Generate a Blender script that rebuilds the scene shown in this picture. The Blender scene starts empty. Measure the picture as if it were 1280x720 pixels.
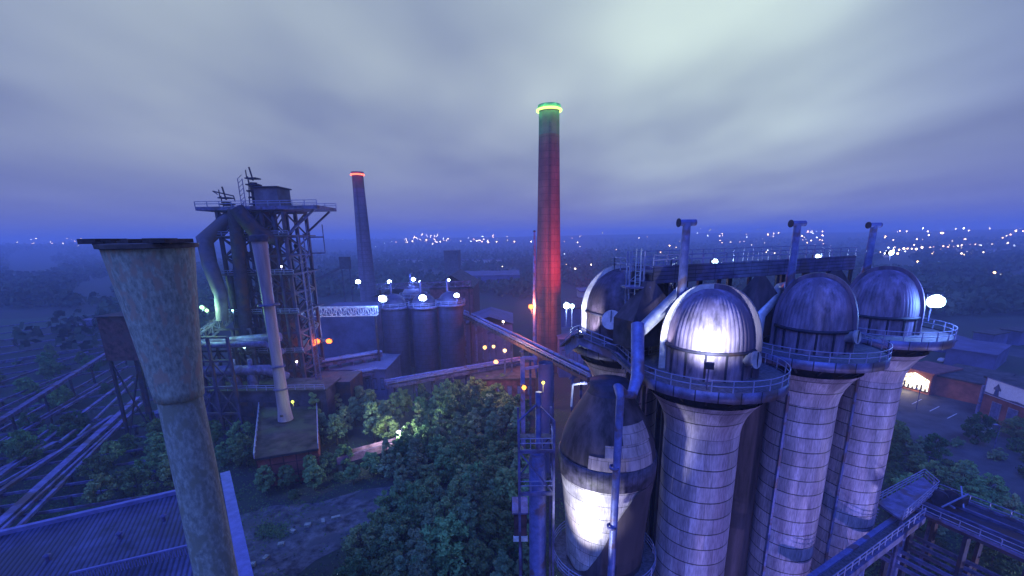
import bpy, math, random
from mathutils import Vector, Matrix, noise
R = math.radians
PI = math.pi
random.seed(11)
S = bpy.context.scene
C = S.collection
# ------------------------------------------------------------------ camera
H = 50.0; F = 540.0; CX, CY = 640.0, 425.0
PITCH = 13.4; ROLL = 0.9
cd = bpy.data.cameras.new('camera'); cam = bpy.data.objects.new('camera', cd); C.objects.link(cam)
cd.sensor_width = 36; cd.lens = 36*F/1280; cd.shift_y = (CY-360)/1280
cd.clip_start = 0.5; cd.clip_end = 60000
cam.location = (0, 0, H)
MROT = Matrix.Rotation(R(90-PITCH), 3, 'X') @ Matrix.Rotation(R(-ROLL), 3, 'Z')
cam.rotation_euler = MROT.to_euler()
S.camera = cam
def ray(px, py): return MROT @ Vector(((px-CX)/F, (CY-py)/F, -1))
def at_y(px, py, y): d = ray(px, py); t = y/d.y; return Vector((d.x*t, y, H+d.z*t))
def at_z(px, py, z): d = ray(px, py); t = (z-H)/d.z; return Vector((d.x*t, d.y*t, z))
# ------------------------------------------------------------------ render settings
S.view_settings.view_transform = 'Standard'; S.view_settings.look = 'None'
S.view_settings.gamma = 1; S.view_settings.exposure = 0.18
S.cycles.use_denoising = True
S.cycles.max_bounces = 6; S.cycles.volume_bounces = 2; S.cycles.diffuse_bounces = 2; S.cycles.glossy_bounces = 2
S.cycles.sample_clamp_indirect = 3; S.cycles.sample_clamp_direct = 0
S.cycles.caustics_reflective = False; S.cycles.caustics_refractive = False
# ------------------------------------------------------------------ world: overcast dusk
w = bpy.data.worlds.new('World'); S.world = w; w.use_nodes = True
nt = w.node_tree; N = nt.nodes; L = nt.links; N.clear()
def nd(t, **k):
    n = N.new(t)
    for a, b in k.items(): setattr(n, a, b)
    return n
def wmath(op, a, b=None, clamp=False):
    n = nd('ShaderNodeMath', operation=op); n.use_clamp = clamp
    for i, v in enumerate((a, b)):
        if v is None: continue
        if isinstance(v, (int, float)): n.inputs[i].default_value = v
        else: L.new(v, n.inputs[i])
    return n.outputs[0]
def wvec(op, a, b):
    n = nd('ShaderNodeVectorMath', operation=op)
    for i, v in enumerate((a, b)):
        if isinstance(v, (tuple, Vector)): n.inputs[i].default_value = v
        else: L.new(v, n.inputs[i])
    return n
tc = nd('ShaderNodeTexCoord'); sp = nd('ShaderNodeSeparateXYZ'); L.new(tc.outputs['Generated'], sp.inputs[0])
z = sp.outputs[2]
rp = nd('ShaderNodeValToRGB'); L.new(z, rp.inputs[0]); cr = rp.color_ramp
stops = [(0.0, (.155, .18, .40)), (.05, (.175, .205, .41)), (.14, (.175, .215, .40)), (.26, (.175, .225, .42)),
         (.42, (.16, .215, .42)), (.60, (.04, .10, .90)), (1.0, (.015, .07, .95))]
while len(cr.elements) < len(stops): cr.elements.new(.5)
for e, (p, c) in zip(cr.elements, stops): e.position = p; e.color = (*c, 1)
zz = wmath('ADD', wmath('MAXIMUM', z, 0.0), 0.10)
cu = wmath('DIVIDE', sp.outputs[0], zz); cv = wmath('DIVIDE', sp.outputs[1], zz)
cmb = nd('ShaderNodeCombineXYZ'); L.new(wmath('MULTIPLY', cu, 1.0), cmb.inputs[0]); L.new(wmath('MULTIPLY', cv, .55), cmb.inputs[1])
n1 = nd('ShaderNodeTexNoise'); L.new(cmb.outputs[0], n1.inputs['Vector'])
n1.inputs['Scale'].default_value = 1.0; n1.inputs['Detail'].default_value = 2.6; n1.inputs['Roughness'].default_value = .45
mr = nd('ShaderNodeMapRange'); L.new(n1.outputs[0], mr.inputs[0])
mr.inputs[1].default_value = .33; mr.inputs[2].default_value = .68; mr.inputs[3].default_value = 0; mr.inputs[4].default_value = 1
cloud = mr.outputs[0]
def glow(px, py, power):
    d = ray(px, py).normalized()
    n = wvec('DOT_PRODUCT', tc.outputs['Generated'], d)
    return wmath('POWER', wmath('MAXIMUM', n.outputs['Value'], 0.0), power)
def scaled(col, fac):
    n = nd('ShaderNodeVectorMath', operation='SCALE'); n.inputs[0].default_value = col; L.new(fac, n.inputs['Scale']); return n.outputs[0]
g1 = glow(925, 20, 26); g2 = glow(180, 110, 22); g3 = glow(560, 60, 9)
fade = wmath('MULTIPLY', wmath('MAXIMUM', z, 0.0), 3.6, True)
k = wmath('MULTIPLY', wmath('ADD', wmath('MULTIPLY', cloud, .75), .30), fade)
base = nd('ShaderNodeVectorMath', operation='SCALE'); L.new(rp.outputs[0], base.inputs[0])
L.new(wmath('ADD', wmath('MULTIPLY', wmath('MULTIPLY', cloud, .22), fade), .84), base.inputs['Scale'])
tot = base.outputs[0]
for col, g in (((.50, .60, .33), wmath('MULTIPLY', g1, wmath('ADD', wmath('MULTIPLY', cloud, .6), .45))),
               ((.16, .17, .05), wmath('MULTIPLY', g2, k)), ((.22, .24, .08), wmath('MULTIPLY', g3, k))):
    tot = wvec('ADD', tot, scaled(col, g)).outputs[0]
sky = nd('ShaderNodeTexSky', sky_type='NISHITA'); sky.sun_disc = False; sky.sun_elevation = R(2); sky.sun_rotation = R(200)
sks = nd('ShaderNodeVectorMath', operation='SCALE'); L.new(sky.outputs[0], sks.inputs[0]); sks.inputs['Scale'].default_value = .01
tot = wvec('ADD', tot, sks.outputs[0]).outputs[0]
bg = nd('ShaderNodeBackground'); L.new(tot, bg.inputs[0]); bg.inputs[1].default_value = 1.0
wo = nd('ShaderNodeOutputWorld'); L.new(bg.outputs[0], wo.inputs[0])
# soft blue light of the late dusk
sd = bpy.data.lights.new('dusk_light', 'SUN'); sd.energy = 2.5; sd.angle = R(50); sd.color = (.11, .25, 1.0)
so = bpy.data.objects.new('dusk_light', sd); C.objects.link(so); so.rotation_euler = (R(38), 0, R(-25)); so.location = (0, 0, 200)

# ------------------------------------------------------------------ materials
MATS = {}
def mat(name, col, rough=.7, metal=0.0, var=.25, scale=1.2, col2=None, kind=None, bump=.0, streak=False, rust=None, coord='Object', spec=.35, kw=None):
    if name in MATS: return MATS[name]
    m = bpy.data.materials.new(name); m.use_nodes = True; t = m.node_tree; n = t.nodes; l = t.links
    b = n['Principled BSDF']; b.inputs['Roughness'].default_value = rough; b.inputs['Metallic'].default_value = metal
    b.inputs['Specular IOR Level'].default_value = spec
    tcn = n.new('ShaderNodeTexCoord')
    mp = n.new('ShaderNodeMapping'); l.new(tcn.outputs[coord], mp.inputs[0])
    if streak: mp.inputs['Scale'].default_value = (1, 1, streak if streak is not True else .12)
    no = n.new('ShaderNodeTexNoise'); no.inputs['Scale'].default_value = scale; no.inputs['Detail'].default_value = 6
    no.inputs['Roughness'].default_value = .65; l.new(mp.outputs[0], no.inputs['Vector'])
    r = n.new('ShaderNodeValToRGB'); l.new(no.outputs[0], r.inputs[0])
    c2 = col2 or tuple(c*(1-var*1.6) for c in col)
    r.color_ramp.elements[0].position = .34; r.color_ramp.elements[0].color = (*c2, 1)
    r.color_ramp.elements[1].position = .66; r.color_ramp.elements[1].color = (*[min(1, c*(1+var*.5)) for c in col], 1)
    out = r.outputs[0]
    if rust:
        no2 = n.new('ShaderNodeTexNoise'); no2.inputs['Scale'].default_value = scale*.45; no2.inputs['Detail'].default_value = 8
        l.new(mp.outputs[0], no2.inputs['Vector'])
        r2 = n.new('ShaderNodeValToRGB'); l.new(no2.outputs[0], r2.inputs[0])
        r2.color_ramp.elements[0].position = .52; r2.color_ramp.elements[1].position = .62
        mx = n.new('ShaderNodeMix'); mx.data_type = 'RGBA'; l.new(r2.outputs[0], mx.inputs[0]); l.new(out, mx.inputs[6]); mx.inputs[7].default_value = (*rust, 1)
        out = mx.outputs[2]
    hgt = no.outputs[0]
    if kind == 'panels' or kind == 'bricks':
        kw = kw or {}
        br = n.new('ShaderNodeTexBrick'); l.new(tcn.outputs['UV'], br.inputs['Vector']); br.inputs['Scale'].default_value = 1
        br.inputs['Brick Width'].default_value = kw.get('w', 2.3); br.inputs['Row Height'].default_value = kw.get('h', 1.25)
        br.inputs['Mortar Size'].default_value = kw.get('m', .05); br.inputs['Mortar Smooth'].default_value = .3
        br.offset = kw.get('off', .37); br.offset_frequency = 2
        br.inputs['Color1'].default_value = (*[kw.get('v1', .8)]*3, 1); br.inputs['Color2'].default_value = (1, 1, 1, 1)
        br.inputs['Mortar'].default_value = (*[kw.get('mc', .16)]*3, 1)
        mx = n.new('ShaderNodeMix'); mx.data_type = 'RGBA'; mx.blend_type = 'MULTIPLY'; mx.inputs[0].default_value = 1
        l.new(out, mx.inputs[6]); l.new(br.outputs[0], mx.inputs[7]); out = mx.outputs[2]
        bp = n.new('ShaderNodeBump'); bp.inputs['Distance'].default_value = .06; bp.inputs['Strength'].default_value = .5
        iv = n.new('ShaderNodeMath'); iv.operation = 'SUBTRACT'; iv.inputs[0].default_value = 1; l.new(br.outputs['Fac'], iv.inputs[1])
        l.new(iv.outputs[0], bp.inputs['Height']); l.new(bp.outputs[0], b.inputs['Normal'])
    if kind == 'cladding':
        kw = kw or {}; row = kw.get('h', 1.8); wd = kw.get('w', 2.4)
        def M(op, a, b2=None):
            q = n.new('ShaderNodeMath'); q.operation = op
            for i_, v_ in enumerate((a, b2)):
                if v_ is None: continue
                if isinstance(v_, (int, float)): q.inputs[i_].default_value = v_
                else: l.new(v_, q.inputs[i_])
            return q.outputs[0]
        sx = n.new('ShaderNodeSeparateXYZ'); l.new(tcn.outputs['UV'], sx.inputs[0])
        wob = n.new('ShaderNodeTexNoise'); wob.inputs['Scale'].default_value = .35; l.new(tcn.outputs['UV'], wob.inputs['Vector'])
        vr = M('ADD', M('DIVIDE', sx.outputs[1], row), M('MULTIPLY', wob.outputs[0], .09)); rw = M('FLOOR', vr)
        wn = n.new('ShaderNodeTexWhiteNoise'); wn.noise_dimensions = '1D'; l.new(rw, wn.inputs['W'])
        ur = M('ADD', M('DIVIDE', sx.outputs[0], wd), M('MULTIPLY', wn.outputs['Value'], 5.0)); cl_ = M('FLOOR', ur)
        cb2 = n.new('ShaderNodeCombineXYZ'); l.new(cl_, cb2.inputs[0]); l.new(rw, cb2.inputs[1])
        wn2 = n.new('ShaderNodeTexWhiteNoise'); wn2.noise_dimensions = '2D'; l.new(cb2.outputs[0], wn2.inputs['Vector'])
        fv = M('FRACT', vr); fu = M('FRACT', ur)
        hl_ = M('LESS_THAN', fv, kw.get('m', .12)/row); vl_ = M('LESS_THAN', fu, .05/wd)
        val = M('ADD', M('MULTIPLY', wn2.outputs['Value'], kw.get('v', .38)), .74)
        val = M('MULTIPLY', val, M('SUBTRACT', 1.0, M('MULTIPLY', hl_, .82))); val = M('MULTIPLY', val, M('SUBTRACT', 1.0, M('MULTIPLY', vl_, .5)))
        # grime that runs down from each ring seam
        st_ = n.new('ShaderNodeTexNoise'); mp3 = n.new('ShaderNodeMapping'); mp3.inputs['Scale'].default_value = (1.5, .22, 1); l.new(tcn.outputs['UV'], mp3.inputs[0]); l.new(mp3.outputs[0], st_.inputs['Vector']); st_.inputs['Detail'].default_value = 5
        mr_ = n.new('ShaderNodeMapRange'); l.new(st_.outputs[0], mr_.inputs[0]); mr_.inputs[1].default_value = .38; mr_.inputs[2].default_value = .62; mr_.inputs[3].default_value = .72; mr_.inputs[4].default_value = 1.06
        val = M('MULTIPLY', val, mr_.outputs[0])
        vm = n.new('ShaderNodeVectorMath'); vm.operation = 'SCALE'; l.new(out, vm.inputs[0]); l.new(val, vm.inputs['Scale']); out = vm.outputs[0]
        ds = M('SUBTRACT', M('MULTIPLY', wn2.outputs['Value'], .5), hl_)
        bp = n.new('ShaderNodeBump'); bp.inputs['Distance'].default_value = .05; bp.inputs['Strength'].default_value = .6; l.new(ds, bp.inputs['Height'])
        bp2 = n.new('ShaderNodeBump'); bp2.inputs['Distance'].default_value = .12; bp2.inputs['Strength'].default_value = .35; l.new(no.outputs[0], bp2.inputs['Height']); l.new(bp2.outputs[0], bp.inputs['Normal'])
        l.new(bp.outputs[0], b.inputs['Normal'])
        rg_ = M('ADD', M('MULTIPLY', wn2.outputs['Value'], .25), rough-.08); l.new(rg_, b.inputs['Roughness'])
    if kind == 'corrugated':
        kw = kw or {}
        wv = n.new('ShaderNodeTexWave'); wv.bands_direction = 'X'; wv.inputs['Scale'].default_value = kw.get('s', .9)
        mp2 = n.new('ShaderNodeMapping'); mp2.inputs['Rotation'].default_value = (0, 0, kw.get('rot', 0)); l.new(tcn.outputs[coord], mp2.inputs[0])
        l.new(mp2.outputs[0], wv.inputs['Vector'])
        r3 = n.new('ShaderNodeValToRGB'); l.new(wv.outputs[0], r3.inputs[0]); r3.color_ramp.elements[0].color = (.35, .35, .35, 1); r3.color_ramp.elements[0].position = .15; r3.color_ramp.elements[1].position = .5
        mx = n.new('ShaderNodeMix'); mx.data_type = 'RGBA'; mx.blend_type = 'MULTIPLY'; mx.inputs[0].default_value = kw.get('k', .8)
        l.new(out, mx.inputs[6]); l.new(r3.outputs[0], mx.inputs[7]); out = mx.outputs[2]
        hgt = wv.outputs[0]; bump = kw.get('bump', .6)
    if bump:
        bp = n.new('ShaderNodeBump'); bp.inputs['Distance'].default_value = .1; bp.inputs['Strength'].default_value = bump
        l.new(hgt, bp.inputs['Height']); l.new(bp.outputs[0], b.inputs['Normal'])
    l.new(out, b.inputs['Base Color'])
    MATS[name] = m; return m
def emis(name, col, st, far=False):
    if name in MATS: return MATS[name]
    m = bpy.data.materials.new(name); m.use_nodes = True; t = m.node_tree; n = t.nodes; n.clear()
    e = n.new('ShaderNodeEmission'); e.inputs[0].default_value = (*col, 1); e.inputs[1].default_value = st
    o = n.new('ShaderNodeOutputMaterial'); t.links.new(e.outputs[0], o.inputs[0])
    if far: m.cycles.emission_sampling = 'NONE'
    MATS[name] = m; return m
ALU = lambda: mat('aluminium_cladding', (.50, .43, .60), .5, .25, var=.28, scale=.8, streak=True, kind='cladding', coord='Object', kw=dict(w=2.5, h=1.75), rust=(.28, .22, .33))
DOME = lambda: mat('dome_sheet', (.23, .175, .30), .62, .12, var=.45, scale=1.1, streak=.25, bump=.1, rust=(.13, .09, .15))
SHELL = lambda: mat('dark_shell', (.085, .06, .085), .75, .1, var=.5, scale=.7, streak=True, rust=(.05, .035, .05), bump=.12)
STEEL = lambda: mat('painted_steel', (.11, .105, .25), .6, .1, var=.4, scale=.9, rust=(.06, .04, .07))
DARK = lambda: mat('dark_steel', (.035, .03, .065), .7, .2, var=.4, scale=.8, rust=(.06, .03, .03))
PIPE = lambda: mat('pipe_paint', (.14, .16, .40), .5, .2, var=.25, scale=1.2, rust=(.12, .08, .12))
RAIL = lambda: mat('rail_paint', (.22, .23, .42), .5, .1, var=.2)
GRATE = lambda: mat('deck_grating', (.10, .09, .13), .8, .1, var=.4, scale=3)
FASCIA = lambda: mat('fascia_sheet', (.16, .155, .34), .55, .2, var=.35, scale=.8, rust=(.12, .08, .12))
BRICKW = lambda: mat('brick_wall', (.13, .05, .07), .9, 0, var=.4, scale=.6)
CONC = lambda: mat('old_concrete', (.30, .33, .29), .92, 0, var=.3, scale=5, streak=.5, rust=(.20, .21, .16), bump=.4)
ROOFD = lambda: mat('dark_roof', (.06, .055, .07), .85, 0, var=.5, scale=.5)
RUSTY = lambda: mat('rusty_steel', (.11, .05, .06), .85, .1, var=.5, scale=.8, rust=(.08, .05, .06))
# ------------------------------------------------------------------ mesh builder
ORI = {}
class MB:
    def __init__(s): s.v = []; s.f = []; s.uv = {}; s.sm = []; s.pc = []
    def add(s, vs, fs, uvs=None, smooth=False):
        b = len(s.v); s.v += [tuple(x) for x in vs]; s.pc.append((vs, fs, smooth))
        for i, f in enumerate(fs):
            if uvs: s.uv[len(s.f)] = uvs[i]
            s.f.append([b+j for j in f]); s.sm.append(smooth)
        return s
    def hexa(s, p):   # 8 points: bottom loop, top loop
        return s.add(p, [(3, 2, 1, 0), (4, 5, 6, 7), (0, 1, 5, 4), (1, 2, 6, 5), (2, 3, 7, 6), (3, 0, 4, 7)])
    def box(s, c, d, rz=0):
        cx, cy, cz = c; a, b, h = d[0]/2, d[1]/2, d[2]/2; co, si = math.cos(rz), math.sin(rz)
        p = [(cx+x*co-y*si, cy+x*si+y*co, cz+zz) for zz in (-h, h) for x, y in ((-a, -b), (a, -b), (a, b), (-a, b))]
        return s.hexa(p)
    def bar(s, p, q, w=.2, h=None):
        p, q = Vector(p), Vector(q); h = h or w; d = (q-p)
        if d.length < 1e-6: return s
        d.normalize(); u = d.cross(Vector((0, 0, 1)))
        if u.length < 1e-3: u = Vector((1, 0, 0))
        u.normalize(); v = u.cross(d); a, b = u*w/2, v*h/2
        return s.hexa([p-a-b, p+a-b, q+a-b, q-a-b, p-a+b, p+a+b, q+a+b, q-a+b])
    def tube(s, pts, r, n=10, caps=True, closed=False):
        pts = [Vector(p) for p in pts]; m = len(pts); rs = r if isinstance(r, (list, tuple)) else [r]*m
        vs = []; up = None
        for i, p in enumerate(pts):
            a = pts[i-1] if (i or closed) else p; b = pts[(i+1) % m] if (i < m-1 or closed) else p
            d1 = (p-a).normalized() if (p-a).length else (b-p).normalized(); d2 = (b-p).normalized() if (b-p).length else d1
            t = (d1+d2).normalized()
            if up is None: up = Vector((0, 0, 1)) if abs(t.z) < .9 else Vector((1, 0, 0))
            u = up - t*up.dot(t); u.normalize(); v = t.cross(u); up = u
            k = 1/max(.5, math.cos(d1.angle(d2)/2)) if d1.length and d2.length else 1
            for j in range(n):
                an = 2*PI*j/n; vs.append(p+(u*math.cos(an)+v*math.sin(an))*rs[i]*min(k, 1.3))
        fs = []
        for i in range(m if closed else m-1):
            for j in range(n):
                i2 = (i+1) % m; fs.append((i*n+j, i*n+(j+1) % n, i2*n+(j+1) % n, i2*n+j))
        s.add(vs, fs, smooth=True)
        if caps and not closed:
            s.add(vs[:n], [tuple(range(n))[::-1]]); s.add(vs[-n:], [tuple(range(n))])
        return s
    def lathe(s, c, prof, n=48, a0=0, a1=2*PI, rib=0, per=3, smooth=True, uvr=None):
        full = abs(a1-a0-2*PI) < 1e-6; cols = n if full else n+1; vs = []; rmax = uvr or max(r for r, _ in prof)
        for i in range(cols):
            an = a0+(a1-a0)*i/n; co, si = math.cos(an), math.sin(an); k = rib if (rib and i % per == 0) else 0
            for r, zz in prof: rr = r+(k if r > .3 else 0); vs.append((c[0]+rr*co, c[1]+rr*si, c[2]+zz))
        m = len(prof); fs = []; uv = []
        vv = [0]
        for j in range(1, m): vv.append(vv[-1]+math.hypot(prof[j][0]-prof[j-1][0], prof[j][1]-prof[j-1][1]))
        for i in range(n):
            i2 = (i+1) % cols; u0 = (a0+(a1-a0)*i/n)*rmax; u1 = (a0+(a1-a0)*(i+1)/n)*rmax
            for j in range(m-1):
                fs.append((i*m+j, i2*m+j, i2*m+j+1, i*m+j+1)); uv.append(((u0, vv[j]), (u1, vv[j]), (u1, vv[j+1]), (u0, vv[j+1])))
        return s.add(vs, fs, uv, smooth)
    def prism(s, poly, z0, z1):
        n = len(poly); vs = [(x, y, z0) for x, y in poly]+[(x, y, z1) for x, y in poly]
        return s.add(vs, [tuple(range(n))[::-1], tuple(range(n, 2*n))]+[(i, (i+1) % n, n+(i+1) % n, n+i) for i in range(n)])
    def wall(s, p, q, h, t=.3):   # upright slab with metre uv on its faces
        p, q = Vector(p), Vector(q); d = (q-p).normalized(); nn = Vector((-d.y, d.x, 0))*t/2; up = Vector((0, 0, h)); ln = (q-p).length
        P = [p-nn, q-nn, q+nn, p+nn]; T = [x+up for x in P]
        u = ((0, 0), (ln, 0), (ln, h), (0, h)); e = ((0, 0), (t, 0), (t, h), (0, h)); o = ((0, 0), (ln, 0), (ln, t), (0, t))
        return s.add(P+T, [(0, 1, 5, 4), (2, 3, 7, 6), (1, 2, 6, 5), (3, 0, 4, 7), (4, 5, 6, 7), (3, 2, 1, 0)], [u, u, e, e, o, o])
    def each(s, name, m, parent):     # every added piece its own object
        for vs, fs, sm_ in s.pc: MB().add(vs, fs, smooth=sm_).build(name, m, parent)
    def build(s, name, m, parent=None, smooth=None):
        org = ORI.get(parent, Vector((0, 0, 0)))
        me = bpy.data.meshes.new(name); me.from_pydata([(x-org.x, y-org.y, z-org.z) for x, y, z in s.v], [], s.f)
        me.materials.append(m)
        if s.uv:
            uvl = me.uv_layers.new(name='UVMap'); li = 0
            for i, p in enumerate(me.polygons):
                u = s.uv.get(i)
                if u:
                    for j in range(p.loop_total): uvl.data[p.loop_start+j].uv = u[j]
        me.polygons.foreach_set('use_smooth', [bool(x) for x in s.sm]); me.update()
        o = bpy.data.objects.new(name, me); C.objects.link(o)
        if parent: o.parent = parent
        ORI[o] = org; o_origin = org
        return o
def tag(o, label=None, cat=None, group=None, kind=None):
    if label: o['label'] = label
    if cat: o['category'] = cat
    if group: o['group'] = group
    if kind: o['kind'] = kind
    return o
def thing(name, label, cat, loc=(0, 0, 0), group=None):
    o = bpy.data.objects.new(name, None); C.objects.link(o); o.location = loc; ORI[o] = Vector(loc); o.empty_display_size = .5
    return tag(o, label, cat, group)
KIDS = {}
def dup(root, loc, rz=0, sc=1, label=None, group=None):
    r = root.copy(); C.objects.link(r); r.location = loc; r.rotation_euler = (0, 0, rz); r.scale = (sc,)*3 if not isinstance(sc, tuple) else sc
    if label: r['label'] = label
    if group: r['group'] = group
    for ch in list(root.children):
        c = ch.copy(); C.objects.link(c); c.parent = r
        for g in list(ch.children):
            d = g.copy(); C.objects.link(d); d.parent = c
    return r
def lerp(a, b, t): return Vector(a)*(1-t)+Vector(b)*t
def ring_rail(mb, c, r, z, h=1.1, a0=0, a1=2*PI, posts=20, t=.045, rails=(1, .55)):
    n = 48; full = abs(a1-a0-2*PI) < 1e-6
    for k in rails:
        pts = [(c[0]+r*math.cos(a0+(a1-a0)*i/n), c[1]+r*math.sin(a0+(a1-a0)*i/n), z+h*k) for i in range(n if full else n+1)]
        mb.tube(pts, t, 5, closed=full, caps=False)
    for i in range(posts+(0 if full else 1)):
        a = a0+(a1-a0)*i/posts; x, y = c[0]+r*math.cos(a), c[1]+r*math.sin(a)
        mb.bar((x, y, z), (x, y, z+h), t*1.8)
def line_rail(mb, p, q, h=1.1, step=2.0, t=.09, rails=(1, .55)):
    p, q = Vector(p), Vector(q); u = Vector((0, 0, h)); n = max(1, round((q-p).length/step))
    for k in rails: mb.bar(p+u*k, q+u*k, t)
    for i in range(n+1): a = lerp(p, q, i/n); mb.bar(a, a+u, t)
def truss(mb, p, q, hgt, n, t=.2, wd=0):
    p, q = Vector(p), Vector(q); u = Vector((0, 0, hgt)); d = (q-p).normalized(); s = Vector((-d.y, d.x, 0)).normalized()*wd
    for off in ((Vector(), s) if wd else (Vector(),)):
        mb.bar(p+off, q+off, t); mb.bar(p+off+u, q+off+u, t)
        for i in range(n):
            a, b = lerp(p, q, i/n)+off, lerp(p, q, (i+1)/n)+off
            mb.bar(a, a+u, t*.7)
            if i % 2: mb.bar(a, b+u, t*.6)
            else: mb.bar(a+u, b, t*.6)
        mb.bar(q+off, q+off+u, t*.7)
    if wd:
        for i in range(n+1): a = lerp(p, q, i/n); mb.bar(a, a+s, t*.6); mb.bar(a+u, a+s+u, t*.6)
def sphere_prof(r, n=8): return [(r*math.cos(-PI/2+PI*i/n), r*math.sin(-PI/2+PI*i/n)) for i in range(n+1)]
def globe(c, r, name, m, parent=None, n=12): return MB().lathe(c, sphere_prof(r), n).build(name, m, parent)
def plight(c, col, W, parent, r=.3, spot=None, aim=None, blend=.6):
    ld = bpy.data.lights.new('lamp_light', 'SPOT' if spot else 'POINT'); ld.energy = W; ld.color = col; ld.shadow_soft_size = r
    if spot: ld.spot_size = R(spot); ld.spot_blend = blend
    o = bpy.data.objects.new('lamp_light', ld); C.objects.link(o); o.parent = parent; o.location = Vector(c)-ORI[parent]
    if aim is not None: o.rotation_euler = (Vector(aim)-Vector(c)).to_track_quat('-Z', 'Y').to_euler()
    return o
def lamp(p, r, col, W, label, name='floodlight', cat='floodlight', post=1.2, st=25, light=True, group=None, mname=None, off=(0, -.35, 0), lcol=None):
    p = Vector(p); t = thing(name, label, cat, p-Vector((0, 0, post)), group)
    b = MB().bar(p-Vector((0, 0, post)), p-Vector((0, 0, r*.7)), .12); b.build('bracket', STEEL(), t)
    MB().lathe(p+Vector((0, r*.5, 0)), [(r*.2, -r*1.0), (r*1.12, -r*.6), (r*1.12, r*.6), (r*.2, r*1.0)], 10).build('housing', DARK(), t)
    em = emis(mname or 'lens_'+name, col, st, far=True)
    if r < .6: globe(p+Vector((0, -r*.35, 0)), r*.85, 'lens', em, t)
    else:
        for k, (dx, dz, q) in enumerate(((-.24, .0, .74), (.27, -.06, .70), (.04, .26, .55))): globe(p+Vector((dx*r, -r*.5, dz*r)), r*q, 'lens', em, t)
        for dx in (-.9, .9): MB().bar(p+Vector((dx*r, -r*.2, -r*.7)), p+Vector((dx*r, -r*.2, r*.8)), .1).build('bracket', DARK(), t)
    if light and W: plight(p+Vector(off)+Vector((0, -r*1.3, 0)), lcol or col, W, t, r=max(.2, r))
    return t
# ------------------------------------------------------------------ terrain
def hgt(x, y):
    d = math.hypot(x, y)
    k = max(0, min(1, (d-1400)/2400)); k = k*k*(3-2*k)
    a = noise.fractal(Vector((x*.0006, y*.0006, 3.1)), 1, 2, 3)
    return k*(50+16*a)
def far_pos(px, py, lift=7):
    d = ray(px, py); d /= math.hypot(d.x, d.y); t = 250
    while t < 6500:
        p = Vector((0, 0, H))+d*t
        if p.z < hgt(p.x, p.y)+lift: return p
        t *= 1.01
    return p
nr, na = 90, 96
vs = []; fs = []
for i in range(nr):
    rr = 0 if i == 0 else 20*(1.0705**i)
    for j in range(na):
        a = 2*PI*j/na; x, y = rr*math.sin(a), rr*math.cos(a); vs.append((x, y, hgt(x, y)))
for i in range(nr-1):
    for j in range(na): fs.append((i*na+j, i*na+(j+1) % na, (i+1)*na+(j+1) % na, (i+1)*na+j)[::-1])
gm = mat('ground_cover', (.022, .042, .022), .95, 0, scale=.05, col2=(.035, .03, .035), bump=.3)
g = MB().add(vs, fs, smooth=True).build('ground', gm); tag(g, kind='structure')
def sheet(name, pix, z, m, kind='structure', label=None):
    pts = [at_z(px, py, z) for px, py in pix]
    o = MB().add(pts, [tuple(range(len(pts)))]).build(name, m)
    if o.data.polygons[0].normal.z < 0: o.data.flip_normals()
    return tag(o, label, kind=kind)
GRAV = mat('gravel', (.11, .11, .12), .95, 0, var=.55, scale=.5, bump=.8, rust=(.06, .065, .07))
ASPH = mat('asphalt', (.07, .07, .085), .85, 0, var=.35, scale=.15)
FIELD = mat('meadow', (.045, .085, .05), .95, 0, var=.2, scale=.02)
sheet('gravel_path', [(296, 720), (296, 645), (340, 632), (400, 628), (452, 612), (505, 606), (520, 620), (470, 650), (452, 672), (395, 700), (370, 720)], .06, GRAV)
sheet('meadow', [(-30, 400), (40, 398), (118, 392), (82, 404), (40, 414), (-30, 438)], .1, FIELD)
sheet('far_meadow', [(-80, 352), (110, 346), (60, 356), (-80, 362)], .1, FIELD)
sheet('park_meadow', [(470, 322), (640, 318), (660, 322), (610, 330), (480, 332)], .1, FIELD)
sheet('car_park', [(1120, 478), (1200, 492), (1290, 535), (1290, 640), (1235, 610), (1180, 575), (1125, 550), (1108, 520)], .06, ASPH)
sheet('road', [(1150, 425), (1180, 415), (1290, 440), (1290, 450), (1200, 432), (1150, 440)], .06, ASPH)
for i in range(5):
    a, b = at_z(1140+i*22, 505+i*9, .07), at_z(1152+i*22, 499+i*9, .07)
    o = MB().bar(a, b, .25, .01).build('bay_marking', mat('road_paint', (.5, .5, .55), .8)); tag(o, kind='structure')

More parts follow.
